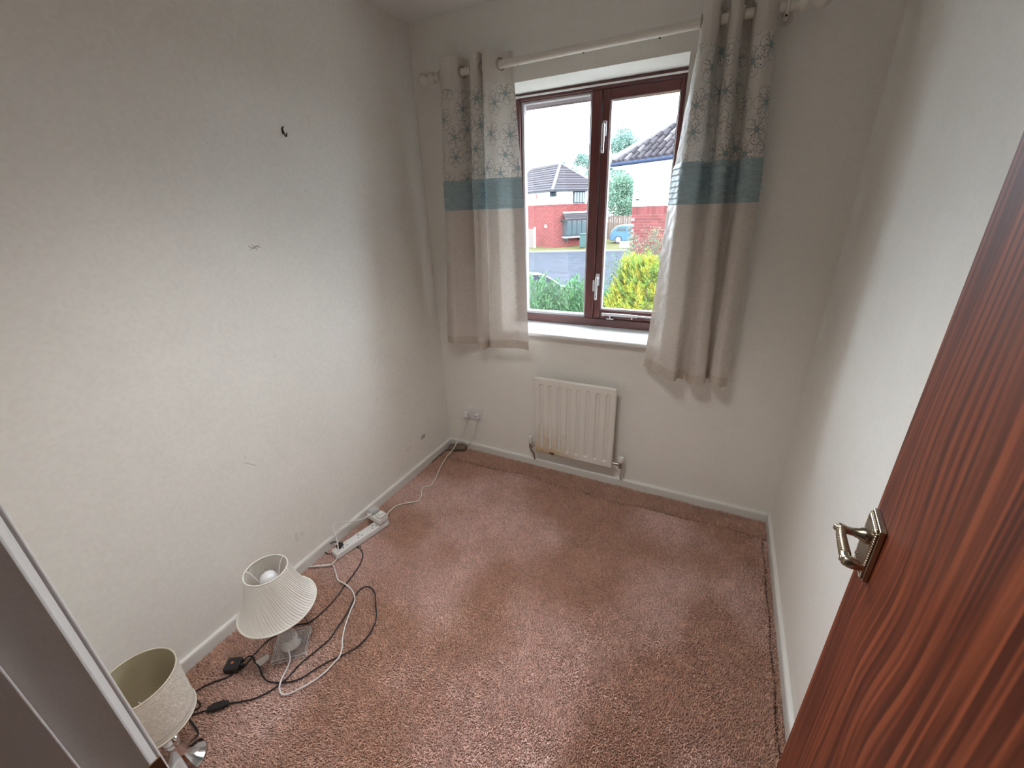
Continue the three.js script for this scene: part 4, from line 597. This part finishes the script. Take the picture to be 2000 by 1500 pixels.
// ------- house across the road
{
  const t = top('house', 'brick and white house with bay window across the road', 'house'), K = azel(-21.1, 0, 36); K.y = GY;
  const az = -21.1 * Math.PI / 180, d = V(Math.sin(az), 0, -Math.cos(az)), pr = V(Math.cos(az), 0, Math.sin(az)), be = 55 * Math.PI / 180;
  const R = d.clone().multiplyScalar(Math.cos(be)).addScaledVector(pr, Math.sin(be)), Lf = d.clone().multiplyScalar(Math.sin(be)).addScaledVector(pr, -Math.cos(be));
  const mtx = new THREE.Matrix4().makeBasis(R, V(0, 1, 0), R.clone().cross(V(0, 1, 0))); mtx.setPosition(K); const zs = R.clone().cross(V(0, 1, 0)).dot(Lf) > 0 ? 1 : -1;   // local: x along the bay front, z along the side
  const J = (g) => g.applyMatrix4(mtx), B = (x0, x1, y0, y1, z0, z1, r) => J(box(x0, x1, y0, y1, z0 * zs, z1 * zs, r));
  const wR = 4.6, wL = 9, hb = 3.29, he = 4.4;
  part(t, 'brick_wall', J(metreUV(box(0, wR, -0.3, hb, 0, wL * zs))), M2.brick, 'red brick lower wall');
  part(t, 'rendered_wall', B(0.02, wR - 0.02, hb, he + 0.02, 0.02, wL - 0.02), M2.render, 'white rendered upper wall');
  const o = 0.38, P = (x, y, z) => V(x, y, z * zs).applyMatrix4(mtx), rise = 2.02, hx = wR / 2;
  const e0 = P(-o, he - 0.1, -o), e1 = P(wR + o, he - 0.1, -o), e2 = P(wR + o, he - 0.1, wL + o), e3 = P(-o, he - 0.1, wL + o), r0 = P(hx, he + rise, hx), r1 = P(hx, he + rise, wL - hx);
  tileRows(t, e0, e1, r0, r0, 11); tileRows(t, e3, e0, r0, r1, 11); tileRows(t, e1, e2, r1, r0, 11); tileRows(t, e2, e3, r1, r1, 11);
  part(t, 'hip_tiles', merge([cyl(e0, r0, 0.12, 0.12, 8), cyl(e1, r0, 0.11, 0.11, 8), cyl(r0, r1, 0.12, 0.12, 8)]), M2.ridge, 'pale hip and ridge tiles');
  part(t, 'soffit', B(-o, wR + o, he - 0.2, he - 0.08, -o, wL + o), M2.fascia, 'dark eaves board');
  const win = (x0, x1, y0, y1, n) => { const w = part(t, 'window', B(x0, x1, y0, y1, -0.06, 0.05), M2.frame, 'dark framed window'); for (let k = 0; k < n; k++) { const s = (x1 - x0 - 0.08) / n; part(w, 'pane', B(x0 + 0.04 + k * s + 0.035, x0 + 0.04 + (k + 1) * s - 0.035, y0 + 0.09, y1 - 0.07, -0.075, -0.055), M2.glass); } };
  win(1.95, 3.15, hb + 0.02, he - 0.2, 4);
  // bay with lean-to roof, brackets and door
  const bay = part(t, 'bay_window', B(0.95, 3.05, 0.78, 2.12, -0.5, 0), M2.frame, 'projecting dark framed bay window');
  for (let k = 0; k < 4; k++) part(bay, 'pane', B(1.03 + k * 0.5, 1.03 + k * 0.5 + 0.42, 0.95, 2.05, -0.52, -0.49), M2.glass);
  part(bay, 'pane', B(0.93, 0.96, 0.95, 2.05, -0.45, -0.08), M2.glass); part(bay, 'bay_sill', B(0.9, 3.1, 0.7, 0.8, -0.56, 0), mat(rgb(0.3, 0.33, 0.36), 0.6));
  part(bay, 'bracket', B(1.15, 1.25, 0.45, 0.72, -0.4, 0), M2.frame); part(bay, 'bracket', B(2.5, 2.6, 0.45, 0.72, -0.4, 0), M2.frame);
  const a0 = P(0.65, 2.12, -0.75), a1 = P(4.7, 2.12, -0.75), a2 = P(4.7, 2.62, 0), a3 = P(0.95, 2.62, 0); tileRows(t, a0, a1, a2, a3, 4, 0.04); { const g = B(0.75, 4.65, 2.02, 2.14, -0.72, 0); part(t, 'canopy', g, M2.fascia, 'dark tiled canopy over bay and door'); }
  part(t, 'lead_flashing', J(box(0.95, 4.6, 2.58, 2.7, 0.02 * zs, -0.06 * zs)), mat(rgb(0.55, 0.58, 0.62), 0.6), 'pale flashing above the canopy');
  const dr = part(t, 'door', B(3.35, 4.2, 0.05, 2.0, -0.07, 0.02), mat(rgb(0.015, 0.05, 0.08), 0.5), 'blue front door'); for (const [x, y] of [[3.5, 1.15], [3.8, 1.15], [3.5, 1.5], [3.8, 1.5]]) part(dr, 'pane', B(x, x + 0.22, y, y + 0.28, -0.085, -0.06), mat(rgb(0.4, 0.5, 0.55), 0.1));
  for (const z of [-1, 1]) { void z; } part(t, 'corner_bracket', merge([B(0.02, 0.1, he - 0.55, he - 0.18, -0.3, 0.02), B(-0.3, 0.02, he - 0.55, he - 0.18, 0.02, 0.1)]), M2.frame);
  part(t, 'alarm_box', B(-0.1, 0, he - 0.62, he - 0.3, 2.4, 2.7), mat(rgb(0.6, 0.08, 0.06), 0.5), 'red alarm box'); part(t, 'vent', B(-0.12, 0, 1.55, 1.75, 0.9, 1.1), M2.whiteTrim, 'white wall vent');
}
// timber gate beside it, bin
{
  const g = top('timber_gate', 'weathered timber gate beside the house across the road', 'gate'), a = onY(1026, 484, GY), b = onY(1043, 484, GY); a.y = b.y = GY; const n = 5, hgt = 1.5;
  for (let k = 0; k < n; k++) { const p = a.clone().lerp(b, k / n), q = a.clone().lerp(b, (k + 0.92) / n); part(g, 'board', box(p.x, q.x, GY, GY + hgt, p.z - 0.03, p.z), mat(rgb(0.09, 0.075, 0.065), 0.9)); }
  part(g, 'post', box(b.x, b.x + 0.14, GY, GY + hgt + 0.12, b.z - 0.1, b.z + 0.02), mat(rgb(0.5, 0.46, 0.42), 0.9));
  const p = onY(1139, 484, GY), w = top('wheelie_bin', 'dark green wheelie bin by the front door across the road', 'bin', [p.x, GY, p.z], 0.2), gm = mat(rgb(0.004, 0.03, 0.028), 0.5);
  const bd = box(-0.27, 0.27, 0.08, 1.0, -0.3, 0.3, 0.03); part(w, 'bin_body', bd, gm); part(w, 'lid', box(-0.3, 0.3, 1.0, 1.08, -0.34, 0.36, 0.02), gm); for (const x of [-0.22, 0.22]) part(w, 'wheel', cyl(V(x - 0.03, 0.1, -0.28), V(x + 0.03, 0.1, -0.28), 0.1), M.black);
}
// ------- nearer house on the right
{
  const t = top('house', 'nearer brick and white house with rolled roof tiles', 'house');
  const P1 = azel(-13.98, 0, 13.2), P2 = azel(-7.36, 0, 12.05), u = P2.clone().sub(P1).setY(0).normalize(), n = V(-u.z, 0, u.x); if (n.dot(C0.clone().sub(P1)) < 0) n.negate();   // n faces the viewer
  const eyeY = C0.y, eaveY = eyeY + 1.03, O = P1.clone().addScaledVector(u, 0.45).addScaledVector(n, -0.4); O.y = 0;
  const mtx = new THREE.Matrix4().makeBasis(u, V(0, 1, 0), u.clone().cross(V(0, 1, 0))); mtx.setPosition(O); const zs = u.clone().cross(V(0, 1, 0)).dot(n) > 0 ? 1 : -1;   // local: x along the wall, z*zs outward
  const J = (g) => g.applyMatrix4(mtx), B = (x0, x1, y0, y1, z0, z1, r) => J(box(x0, x1, y0, y1, z0 * zs, z1 * zs, r)), len = 7, dep = 6, bt = eyeY - 0.03;
  const mortar = mat(rgb(0.13, 0.085, 0.08), 0.95), bricks = [mat(rgb(0.08, 0.022, 0.021), 0.9), mat(rgb(0.092, 0.026, 0.025), 0.9), mat(rgb(0.07, 0.019, 0.018), 0.9)]; [mortar, ...bricks].forEach(dull);
  const bw2 = part(t, 'brick_wall', B(0.006, len, GY - 0.3, bt, -0.006, -dep), mortar, 'red brick lower wall with a soldier course');
  const bgeo = new THREE.BoxGeometry(0.215, 0.065, 0.1), sgeo = new THREE.BoxGeometry(0.065, 0.215, 0.1), yaw = new THREE.Quaternion().setFromRotationMatrix(mtx);
  const add = (geo, x, y) => { const m = part(bw2, 'brick', geo, bricks[Math.floor(rnd() * 3)]); m.position.copy(V(x, y, (-0.05 + rr(-0.0015, 0.0015)) * zs).applyMatrix4(mtx)); m.quaternion.copy(yaw); };
  for (let x = 0.0325; x < 2.1; x += 0.075) add(sgeo, x, bt - 0.1125);
  for (let r = 0; r < 22; r++) for (let k = 0; k < 10; k++) { const x = 0.1075 + k * 0.225 - (r % 2 ? 0.1125 : 0); if (x < 0.1) { continue; } if (x > 2.1) continue; add(bgeo, x, bt - 0.225 - 0.0375 - r * 0.075); }
  part(t, 'brick_wall_far', J(metreUV(box(2.1, len, GY - 0.3, bt, 0, -0.2 * zs))), M2.brick);
  part(t, 'rendered_wall', B(0.0, len, bt, eaveY, 0.012, -dep), M2.render, 'white rendered upper wall');
  part(t, 'fascia_board', merge([B(-0.42, len, eaveY - 0.1, eaveY + 0.02, 0.36, 0.39), B(-0.45, -0.42, eaveY - 0.1, eaveY + 0.02, 0.39, -dep)]), M2.whiteTrim, 'white fascia board'); part(t, 'soffit', B(-0.42, len, eaveY - 0.06, eaveY - 0.04, 0.37, -0.02), M2.whiteTrim);
  part(t, 'gutter', J(cyl(V(-0.5, eaveY + 0.02, 0.43 * zs), V(len, eaveY + 0.02, 0.43 * zs), 0.055, 0.055, 10)), M2.gutter, 'dark blue grey gutter');
  part(t, 'corner_bracket', merge([J(cyl(V(0.08, eaveY - 0.4, 0.03 * zs), V(-0.22, eaveY - 0.09, 0.03 * zs), 0.035, 0.035, 6)), J(cyl(V(0.12, eaveY - 0.4, 0.03 * zs), V(0.12, eaveY - 0.09, 0.32 * zs), 0.035, 0.035, 6)), B(0.05, 0.15, eaveY - 0.45, eaveY - 0.08, 0, 0.05)]), M2.whiteTrim, 'white timber corner bracket');
  const al = part(t, 'alarm_box', J(new RoundedBoxGeometry(0.16, 0.25, 0.07, 3, 0.06).translate(0.22, bt + 0.28, 0.05 * zs)), mat(rgb(0.7, 0.68, 0.6), 0.5), 'cream alarm box with dark ends'); part(al, 'alarm_base', B(0.16, 0.28, bt + 0.15, bt + 0.2, 0.03, 0.092, 0.012), M2.frame); part(al, 'alarm_top', B(0.16, 0.28, bt + 0.365, bt + 0.395, 0.03, 0.09, 0.01), M2.frame);
  // hipped roof with rolled tiles
  const pitch = 37 * Math.PI / 180, run = 3.2, e = (x, s) => V(x, eaveY + 0.05 + s * Math.tan(pitch), (0.42 - s) * zs).applyMatrix4(mtx);
  const rp = new THREE.BufferGeometry(), A = e(-0.45, 0), Bb = e(len, 0), Cc = e(len, run), Dd = e(-0.45 + run, run), Ee = V(-0.45, eaveY + 0.05, -dep * zs).applyMatrix4(mtx);
  rp.setAttribute('position', new THREE.Float32BufferAttribute([A, Bb, Cc, A, Cc, Dd, A, Dd, Ee].flatMap((q) => [q.x, q.y - 0.02, q.z]), 3)); rp.computeVertexNormals(); const rf = part(t, 'roof', rp, mat(rgb(0.018, 0.016, 0.018), 0.9, { side: THREE.DoubleSide }), 'purple brown tiled roof');
  const gauge = 0.29, tw = 0.21, th = new THREE.CylinderGeometry(0.072, 0.104, gauge * 1.14, 8, 1, false, 0, Math.PI); th.rotateZ(0); th.scale(1, 1, 0.62);
  const slope = e(1, 1).sub(e(1, 0)).normalize(), across = u.clone(), out = across.clone().cross(slope).normalize(); if (out.y < 0) out.negate();
  const tb = new THREE.Matrix4().makeBasis(slope.clone().cross(out).normalize(), slope, out), tq = new THREE.Quaternion().setFromRotationMatrix(tb); th.rotateY(-Math.PI / 2);
  const tm = [M2.tile, M2.tile2, mat(rgb(0.043, 0.036, 0.039), 0.85)];
  for (let r = 0; r < 8; r++) for (let k = 0; k < 15; k++) { const s = (r + 0.5) * gauge * Math.cos(pitch), x = -0.38 + k * tw; if (x < -0.45 + s - 0.06) continue; const m = part(rf, 'roof_tile', th, tm[Math.floor(rnd() * 3)]); m.position.copy(e(x, s)).addScaledVector(out, 0.012 - 0.0); m.quaternion.copy(tq); }
  part(t, 'hip_tiles', tube([A, A.clone().lerp(Dd, 0.5), Dd].map((q) => q.clone().add(V(0, 0.06, 0))), 0.11, 40), M2.ridge, 'mortared hip tiles');
}
// ------- car
function car(label, paint, pos, turn) {
  const t = top('car', label, 'car', pos, turn, null), pm = mat(paint, 0.3, { clearcoat: 0.8 });
  const s = new THREE.Shape(); s.moveTo(-1.78, 0.28); s.lineTo(-1.82, 0.5); s.quadraticCurveTo(-1.83, 0.85, -1.7, 0.98); s.quadraticCurveTo(-1.45, 1.36, -1.1, 1.42); s.quadraticCurveTo(-0.4, 1.5, 0.15, 1.4); s.quadraticCurveTo(0.6, 1.22, 0.95, 0.98); s.quadraticCurveTo(1.5, 0.9, 1.72, 0.74); s.quadraticCurveTo(1.84, 0.6, 1.8, 0.3); s.lineTo(1.5, 0.24); s.absarc(1.15, 0.28, 0.34, 0, Math.PI, false); s.lineTo(-0.81, 0.24); s.absarc(-1.15, 0.28, 0.34, 0, Math.PI, false); s.closePath();
  const g = new THREE.ExtrudeGeometry(s, { depth: 1.36, bevelEnabled: true, bevelThickness: 0.12, bevelSize: 0.06, bevelSegments: 4, curveSegments: 10 }); g.translate(0, 0, -0.68); part(t, 'body', g, pm);
  const wi = (pts) => { const q = new THREE.Shape(pts.map(([x, y]) => new THREE.Vector2(x, y))); const h = new THREE.ExtrudeGeometry(q, { depth: 1.624, bevelEnabled: false }); h.translate(0, 0, -0.812); part(t, 'side_window', h, M2.glass); };
  wi([[-1.42, 0.98], [-1.2, 1.3], [-0.55, 1.36], [-0.52, 0.96]]); wi([[-0.44, 0.96], [-0.46, 1.36], [0.1, 1.31], [0.62, 0.98]]);
  for (const x of [-1.15, 1.15]) for (const z of [-0.7, 0.7]) { const w = part(t, 'wheel', cyl(V(x, 0.3, z - 0.1), V(x, 0.3, z + 0.1), 0.3, 0.3, 22), M.black); part(w, 'hub_cap', cyl(V(x, 0.3, z - 0.115), V(x, 0.3, z + 0.115), 0.2, 0.2, 16), M.silver); }
  for (const [x] of [[-0.6], [0.3]]) part(t, 'door_handle', box(x - 0.08, x + 0.08, 0.86, 0.89, -0.83, 0.83), M2.frame);
  return t;
}
{ const p = azel(-13.95, -4.31, 39.8), az = -13 * Math.PI / 180; car('blue hatchback parked by the brown fence across the road', rgb(0.01, 0.06, 0.2), [p.x + 1.85 * Math.cos(az) + 0.2, GY, p.z + 1.85 * Math.sin(az)], -az - 0.15); }
{ const p = azel(-27.2, 0, 11.2); car('dark car parked at the kerb behind the near hedge', rgb(0.012, 0.018, 0.035), [p.x, GY - 0.05, p.z - 0.6], 1.25); }
// fence behind the car, white board, hut box on verge
{
  const a = azel(-16.5, 0, 45), b = azel(-9, 0, 44), t = top('board_fence', 'brown board fence behind the blue car', 'fence'), n = 26, bm = [mat(rgb(0.07, 0.048, 0.036), 0.9), mat(rgb(0.09, 0.062, 0.046), 0.9)];
  for (let k = 0; k < n; k++) { const p = a.clone().lerp(b, k / n), q = a.clone().lerp(b, (k + 0.9) / n); part(t, 'board', box(p.x, q.x, GY, GY + 2.1 + 0.06 * (k % 2), p.z - 0.04, p.z), bm[k % 2]); }
  const s = onZ(1212, 431, -42.5), g = top('sign_board', 'white board showing above the brown fence', 'board'); part(g, 'panel', box(s.x - 0.95, s.x + 1.1, s.y - 0.2, s.y + 0.22, s.z - 0.04, s.z), M2.whiteTrim); part(g, 'post', box(s.x - 0.05, s.x + 0.05, GY, s.y - 0.2, s.z - 0.05, s.z), M2.whiteTrim);
  const w = onY(1221, 484, GY); const u = top('utility_cabinet', 'low white cabinet on the grass verge', 'cabinet', [w.x, GY, w.z]); part(u, 'cabinet_body', box(-0.4, 0.6, 0, 0.42, -0.2, 0.2, 0.02), M2.whiteTrim); part(u, 'lid', box(-0.42, 0.62, 0.42, 0.46, -0.22, 0.22, 0.01), M2.whiteTrim);
}
// ------- plants: every leaf is a small folded blade
function leaves(list, len, wid) {
  const P = new Float32Array(list.length * 18), C = new Float32Array(list.length * 18); let k = 0;
  for (const [p, dirv, c, s] of list) {
    const d = dirv.clone().normalize(), side = d.clone().cross(V(rnd() - 0.5, rnd() - 0.5, rnd() - 0.5)).normalize().multiplyScalar(wid * s), tip = p.clone().addScaledVector(d, len * s), mid = p.clone().addScaledVector(d, len * s * 0.45), A = mid.clone().add(side), B = mid.clone().sub(side);
    for (const q of [p, A, tip, p, tip, B]) { P[k] = q.x; P[k + 1] = q.y; P[k + 2] = q.z; C[k] = c[0]; C[k + 1] = c[1]; C[k + 2] = c[2]; k += 3; }
  }
  const g = new THREE.BufferGeometry(); g.setAttribute('position', new THREE.BufferAttribute(P, 3)); g.setAttribute('color', new THREE.BufferAttribute(C, 3)); g.computeVertexNormals(); return g;
}
const leafMat = mat(0xffffff, 0.75, { vertexColors: true, side: THREE.DoubleSide, transmission: 0.25, thickness: 0, specularIntensity: 0.2 });
const bark = mat(rgb(0.13, 0.09, 0.06), 0.9);
const vary = (c, a) => { const k = rr(1 - a, 1 + a) * 0.25; return [c[0] * k * rr(0.9, 1.1), c[1] * k, c[2] * k * rr(0.85, 1.15)]; };
function shrub(name, label, category, pos, rx, ry, rz, nl, len, wid, col, group, spread = 0.5) {
  const t = top(name, label, category, pos, 0, group), L = [];
  for (let i = 0; i < nl; i++) { const a = rnd() * 6.283, cphi = rr(-0.4, 1), sp = Math.sqrt(1 - cphi * cphi), q = 0.62 + 0.38 * Math.sqrt(rnd()), b = 1 + 0.22 * (n16(a / 6.283, cphi) - 0.5), p = V(Math.cos(a) * sp * rx * q * b, ry * (0.4 + 0.6 * cphi * q * b), Math.sin(a) * sp * rz * q * b); L.push([p, V(Math.cos(a) * spread + rr(-0.5, 0.5), rr(0.3, 1.2), Math.sin(a) * spread + rr(-0.5, 0.5)), vary(col[Math.floor(rnd() * col.length)], 0.22), rr(0.7, 1.25)]); }
  const f = part(t, 'foliage', leaves(L, len, wid), leafMat); f.userData.kind = 'stuff';
  part(t, 'stem', merge([cyl(V(0, 0, 0), V(0, ry * 0.7, 0), 0.03, 0.015, 7), cyl(V(0, 0.1, 0), V(rx * 0.4, ry * 0.7, 0.02), 0.02, 0.01, 6), cyl(V(0, 0.1, 0), V(-rx * 0.4, ry * 0.7, -0.02), 0.02, 0.01, 6)]), bark); return t;
}
// green hedge in the front garden
{
  const top1 = azel(-23, -8.3, 5.8).y - GY, G = [[0.16, 0.40, 0.16], [0.22, 0.50, 0.2], [0.11, 0.30, 0.12], [0.28, 0.55, 0.28]];
  for (const [az, D, dh] of [[-27.5, 5.7, 0.02], [-23.6, 5.7, 0.02], [-20.2, 5.8, -0.1], [-17.2, 5.6, -0.02], [-14.2, 5.8, -0.2]]) { const p = azel(az, 0, D); const h = top1 + dh; shrub('hedge_shrub', 'leafy green hedge shrub in the front garden', 'shrub', [p.x, GY, p.z], 0.38, h, 0.36, 9000, 0.058, 0.009, G, 'hedge shrubs below the window'); }
}
// golden conifer: overlapping upright sprays
{
  const p = azel(-8.6, 0, 4.6), hgt = C0.y - GY - 4.6 * Math.tan(5.6 * Math.PI / 180), t = top('conifer', 'golden yellow conifer in front of the nearer house', 'conifer', [p.x, GY, p.z]), L = [];
  const colr = [[0.56, 0.66, 0.06], [0.70, 0.70, 0.07], [0.42, 0.60, 0.08], [0.28, 0.48, 0.09], [0.74, 0.62, 0.07]];
  for (let s = 0; s < 3600; s++) {
    const f = Math.pow(rnd(), 0.8), y = hgt * (0.1 + 0.86 * f), R = 0.86 * Math.pow(1 - f * 0.88, 0.66), a = rnd() * 6.283, rad = R * (0.98 - 0.5 * rnd() * rnd()), b = V(Math.cos(a) * rad, y, Math.sin(a) * rad), gd = V(Math.cos(a) * 0.55, 1, Math.sin(a) * 0.55).normalize(), cc = colr[Math.floor(rnd() * 5)], ln = rr(0.08, 0.16), fan = V(-Math.sin(a), 0.1, Math.cos(a));
    for (let k = 0; k < 14; k++) { const q = k / 14, sd = k % 2 ? 1 : -1; L.push([b.clone().addScaledVector(gd, q * ln), gd.clone().multiplyScalar(0.8).addScaledVector(fan, sd * rr(0.4, 0.9)).addScaledVector(V(rnd() - 0.5, rnd() - 0.5, rnd() - 0.5), 0.5), vary(cc, 0.2), (1.15 - q * 0.6)]); }
  }
  const fo = part(t, 'foliage', leaves(L, 0.042, 0.008), leafMat); fo.userData.kind = 'stuff'; part(t, 'trunk', cyl(V(0, 0, 0), V(0, hgt * 0.9, 0), 0.06, 0.02, 8), bark);
}
// loose feathery shrubs by the brick wall and beside the conifer
{
  const wisp = (label, az, D, hgt, w, n, cols, group) => {
    const p = azel(az, 0, D), t = top('feathery_shrub', label, 'shrub', [p.x, GY, p.z], 0, group), L = [], st = [];
    for (let i = 0; i < n; i++) { const a = rnd() * 6.283, r = w * Math.sqrt(rnd()), h = hgt * rr(0.6, 1), base = V(Math.cos(a) * r * 0.3, 0, Math.sin(a) * r * 0.3), tp = V(Math.cos(a) * r, h, Math.sin(a) * r); st.push(cyl(base, tp, 0.004, 0.0015, 4)); for (let k = 0; k < 80; k++) { const q = rr(0.35, 1.02); L.push([base.clone().lerp(tp, q).add(V(rr(-0.05, 0.05), rr(-0.03, 0.03), rr(-0.05, 0.05))), V(rr(-1, 1), rr(0, 1), rr(-1, 1)), vary(cols[Math.floor(rnd() * cols.length)], 0.2), rr(0.6, 1.2)]); } }
    const f = part(t, 'foliage', leaves(L, 0.055, 0.009), leafMat); f.userData.kind = 'stuff'; part(t, 'stems', merge(st), mat(rgb(0.05, 0.045, 0.025), 0.9)); return t;
  };
  const eye = C0.y - GY;
  wisp('feathery blue green shrub against the red brick wall', -10.2, 8.6, eye - 8.6 * 0.047, 0.34, 90, [[0.14, 0.34, 0.22], [0.2, 0.36, 0.24], [0.42, 0.38, 0.2]]);
  wisp('tall pale grassy shrub at the curtain end of the brick wall', -7.6, 8.8, eye - 8.8 * 0.05, 0.3, 80, [[0.42, 0.40, 0.22], [0.16, 0.32, 0.22], [0.36, 0.32, 0.18]]);
  wisp('twiggy grey green shrub between hedge and golden conifer', -13.6, 6.4, eye - 6.4 * 0.105, 0.34, 60, [[0.16, 0.34, 0.2], [0.24, 0.4, 0.26], [0.12, 0.26, 0.18]]);
}
// trees beyond the houses
function tree(label, az, D, el, w, group, cols = [[0.42, 0.70, 0.58], [0.52, 0.82, 0.68], [0.32, 0.60, 0.46], [0.62, 0.86, 0.78]], nl = 9000, low = 0.25) {
  const p = azel(az, 0, D), hgt = C0.y - GY + D * Math.tan(el * Math.PI / 180), t = top('broadleaf_tree', label, 'tree', [p.x, GY, p.z], 0, group), L = [], cl = [];
  for (let i = 0; i < 44; i++) { const y = hgt * rr(low, 0.94), f = (y / hgt - low) / (0.94 - low), R = w * Math.sqrt(Math.max(0.04, 1 - (2 * f - 0.85) ** 2 * 0.8)), a = rnd() * 6.283, q = R * Math.sqrt(rnd()); cl.push(V(Math.cos(a) * q, y, Math.sin(a) * q)); } cl.push(V(0, hgt * 0.95, 0));
  for (let i = 0; i < nl; i++) { const c = cl[Math.floor(rnd() * cl.length)], r = w * 0.36 * Math.sqrt(rnd()); const d = V(rnd() - 0.5, rnd() - 0.5, rnd() - 0.5).normalize(); L.push([c.clone().addScaledVector(d, r), V(rr(-1, 1), rr(-0.6, 0.8), rr(-1, 1)), vary(cols[Math.floor(rnd() * cols.length)], 0.25), rr(0.7, 1.3)]); }
  const f = part(t, 'foliage', leaves(L, 0.19, 0.055), leafMat); f.userData.kind = 'stuff'; const br = [cyl(V(0, 0, 0), V(0, hgt * 0.75, 0), w * 0.05, w * 0.02, 8)]; for (let i = 0; i < 10; i++) br.push(cyl(V(0, hgt * rr(0.2, 0.6), 0), cl[i], w * 0.025, w * 0.01, 5)); part(t, 'trunk', merge(br), bark);
}
tree('tall pale green tree rising between the two houses', -13.0, 60, 8.3, 2.9, null, undefined, 30000, 0.22);
tree('bushy green tree behind the blue car', -12.6, 50, 3.4, 2.6, null, [[0.28, 0.56, 0.36], [0.38, 0.66, 0.44], [0.46, 0.72, 0.56]], 16000, 0.3);
tree('rounded tree behind the roof of the far house', -17.9, 68, 6.0, 3.0, null, undefined, 14000, 0.4);
tree('small tree top showing above the far ridge', -20.0, 64, 5.4, 1.6, null, [[0.5, 0.76, 0.64], [0.42, 0.66, 0.54]], 5000, 0.5);
// red roof further off
{
  const t = top('distant_house', 'red tiled roof peeping out behind the far house', 'house'), p = azel(-18.8, 0, 80); const g = new THREE.ConeGeometry(2.6, 1.8, 4, 1); g.rotateY(0.6); g.translate(p.x, C0.y + 80 * Math.tan(4.6 * Math.PI / 180) - 0.9, p.z); part(t, 'roof', g, mat(rgb(0.12, 0.055, 0.045), 0.9)); part(t, 'wall', box(p.x - 1.5, p.x + 1.5, GY, C0.y + 80 * Math.tan(4.6 * Math.PI / 180) - 1.7, p.z - 1.5, p.z + 1.5), M2.brick);
}

renderer.render(scene, camera);
